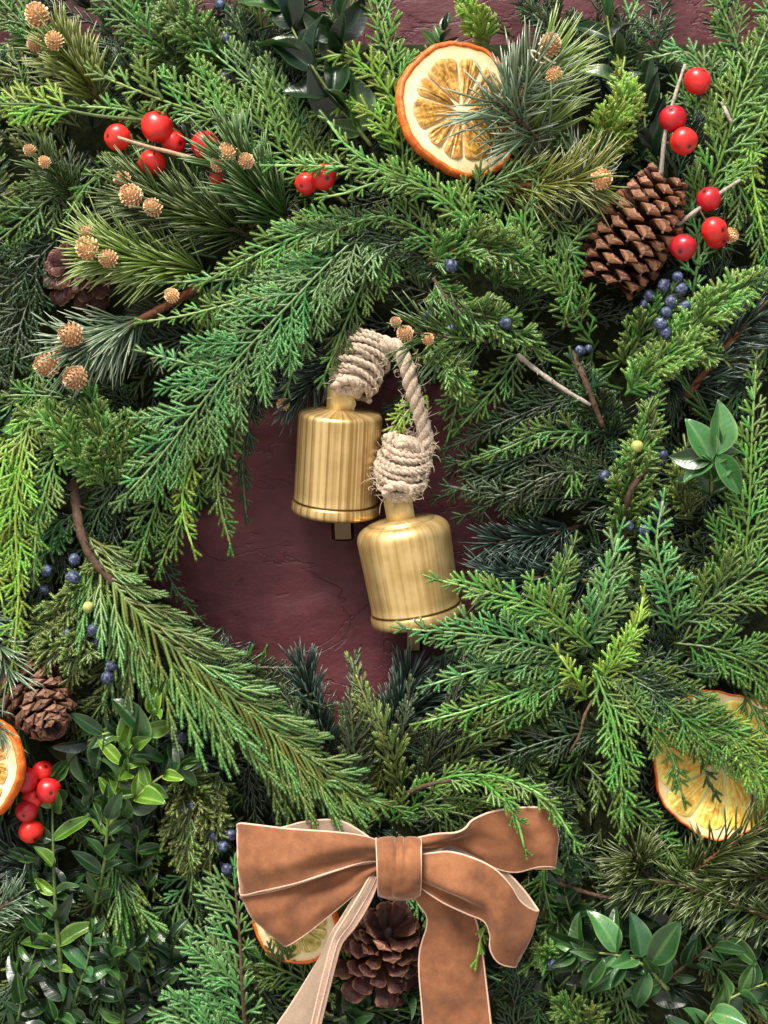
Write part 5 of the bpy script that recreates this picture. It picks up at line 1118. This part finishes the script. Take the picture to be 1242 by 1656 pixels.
while cnt < 120 and tries < 6000:
    tries += 1; x, y = R(-30, 1270), R(-20, 1690); z, f = flow(x, y)
    if any((x - a) ** 2 + (y - b_) ** 2 < 88 ** 2 for a, b_ in pts_used): continue
    an = f + R(-.8, .8); L = R(130, 210)
    if blocked_seg(x, y, an, L + 30, 48): continue
    if 400 < x < 820 and 1330 < y: pass
    pts_used.append((x, y)); cnt += 1
    kd = random.choices(['A', 'C', 'B'], [.62, .2, .18])[0]; c_ = random.choice(['dark', 'dark', 'mid', 'blue', 'olive'] if kd != 'B' else ['dark', 'olive', 'brown'])
    nx, ny = math.cos(an), math.sin(an); cv = R(-25, 25); h0 = R(48, 72)
    kind_ = {'A': 'flat cedar', 'B': 'cord-like cypress', 'C': 'bushy juniper'}[kd]; tone = {'dark': 'dark green', 'mid': 'mid green', 'blue': 'bluish green', 'olive': 'olive green', 'brown': 'bronze green'}[c_]
    ex, ey = x + nx * L * .6, y + ny * L * .6
    for nm, lx, ly in sorted(LAND, key=lambda q: math.dist(q[1:], (ex, ey)) if 35 < math.dist(q[1:], (ex, ey)) else 1e4):
        a_ = math.degrees(math.atan2(ey - ly, ex - lx)) % 360; dn = DIRS[int((a_ + 22.5) // 45) % 8]
        if (nm, dn) not in taken: taken.add((nm, dn)); break
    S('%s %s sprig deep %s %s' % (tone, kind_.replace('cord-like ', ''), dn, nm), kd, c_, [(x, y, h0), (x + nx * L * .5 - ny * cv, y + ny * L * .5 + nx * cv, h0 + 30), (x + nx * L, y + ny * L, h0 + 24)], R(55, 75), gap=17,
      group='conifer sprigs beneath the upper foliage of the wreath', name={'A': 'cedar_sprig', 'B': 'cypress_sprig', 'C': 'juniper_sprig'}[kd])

# ------------------------------------------------------------------ deep foliage: one mass nobody could count
def mass(name, kinds, matk, total, seed, h_lo, h_hi):
    rs = random.Random(seed); V, F, A = [], [], []; nv = 0
    arr = {k: b_.arrays() for k, b_ in LO.items()}
    keys = [k for k in arr if k[0] in kinds and k[1] >= 40]
    done = 0
    while done < total:
        x, y = rs.uniform(-70, 1310), rs.uniform(-60, 1720); k = rs.choice(keys); z, f = flow(x, y); an = f + rs.uniform(-1.4, 1.4)
        if blocked_seg(x, y, an, k[1] * 1.05, 22): continue
        done += 1; v, f_, a, _ = arr[k]; h = rs.uniform(h_lo, h_hi)
        X = np.array([math.cos(an), rs.uniform(-.35, .15), -math.sin(an)]); M = frame(X, nrm(VIEW + np.array([rs.uniform(-.6, .6), 0, rs.uniform(-.6, .6)])), W(x, y, h), rs.uniform(.85, 1.2))
        V.append(v @ M[:3, :3].T + M[:3, 3]); F.append(f_ + nv); A.append(a * .8); nv += len(v)
    me = mk(name, (np.concatenate(V), np.concatenate(F), np.concatenate(A), None), FM[matk]); o = part(name, me); o['kind'] = 'stuff'; o['label'] = 'deep shaded conifer foliage filling the wreath behind the sprigs'
LO = build_branches(False)
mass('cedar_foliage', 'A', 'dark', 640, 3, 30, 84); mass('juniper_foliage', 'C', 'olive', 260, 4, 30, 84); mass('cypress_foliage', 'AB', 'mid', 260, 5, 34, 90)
rs = random.Random(11); mb = MB(); done = 0
while done < 260:
    x, y = rs.uniform(-40, 1280), rs.uniform(-40, 1700); z, f = flow(x, y); an = f + rs.uniform(-1.5, 1.5)
    if blocked_seg(x, y, an, 95, 25): continue
    done += 1; T0 = np.array([math.cos(an), -.15, -math.sin(an)]); base = W(x, y, rs.uniform(35, 90))
    for k in range(26):
        ph = rs.uniform(0, 6.28); u = nrm(np.cross(T0, VIEW)); D = T0 * .8 + .6 * (math.cos(ph) * u + math.sin(ph) * VIEW * .6)
        needle(mb, base + T0 * rs.uniform(0, 50), D, rs.uniform(38, 56), 1.25, np.array([rs.uniform(-.2, .2), 0, rs.uniform(-.3, .1)]), VIEW, 3, 2)
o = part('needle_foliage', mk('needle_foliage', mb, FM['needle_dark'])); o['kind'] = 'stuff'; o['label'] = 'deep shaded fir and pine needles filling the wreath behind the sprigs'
tot = 0
for me in bpy.data.meshes: tot += len(me.polygons)
print('unique tris', tot, 'objects', len(bpy.data.objects))
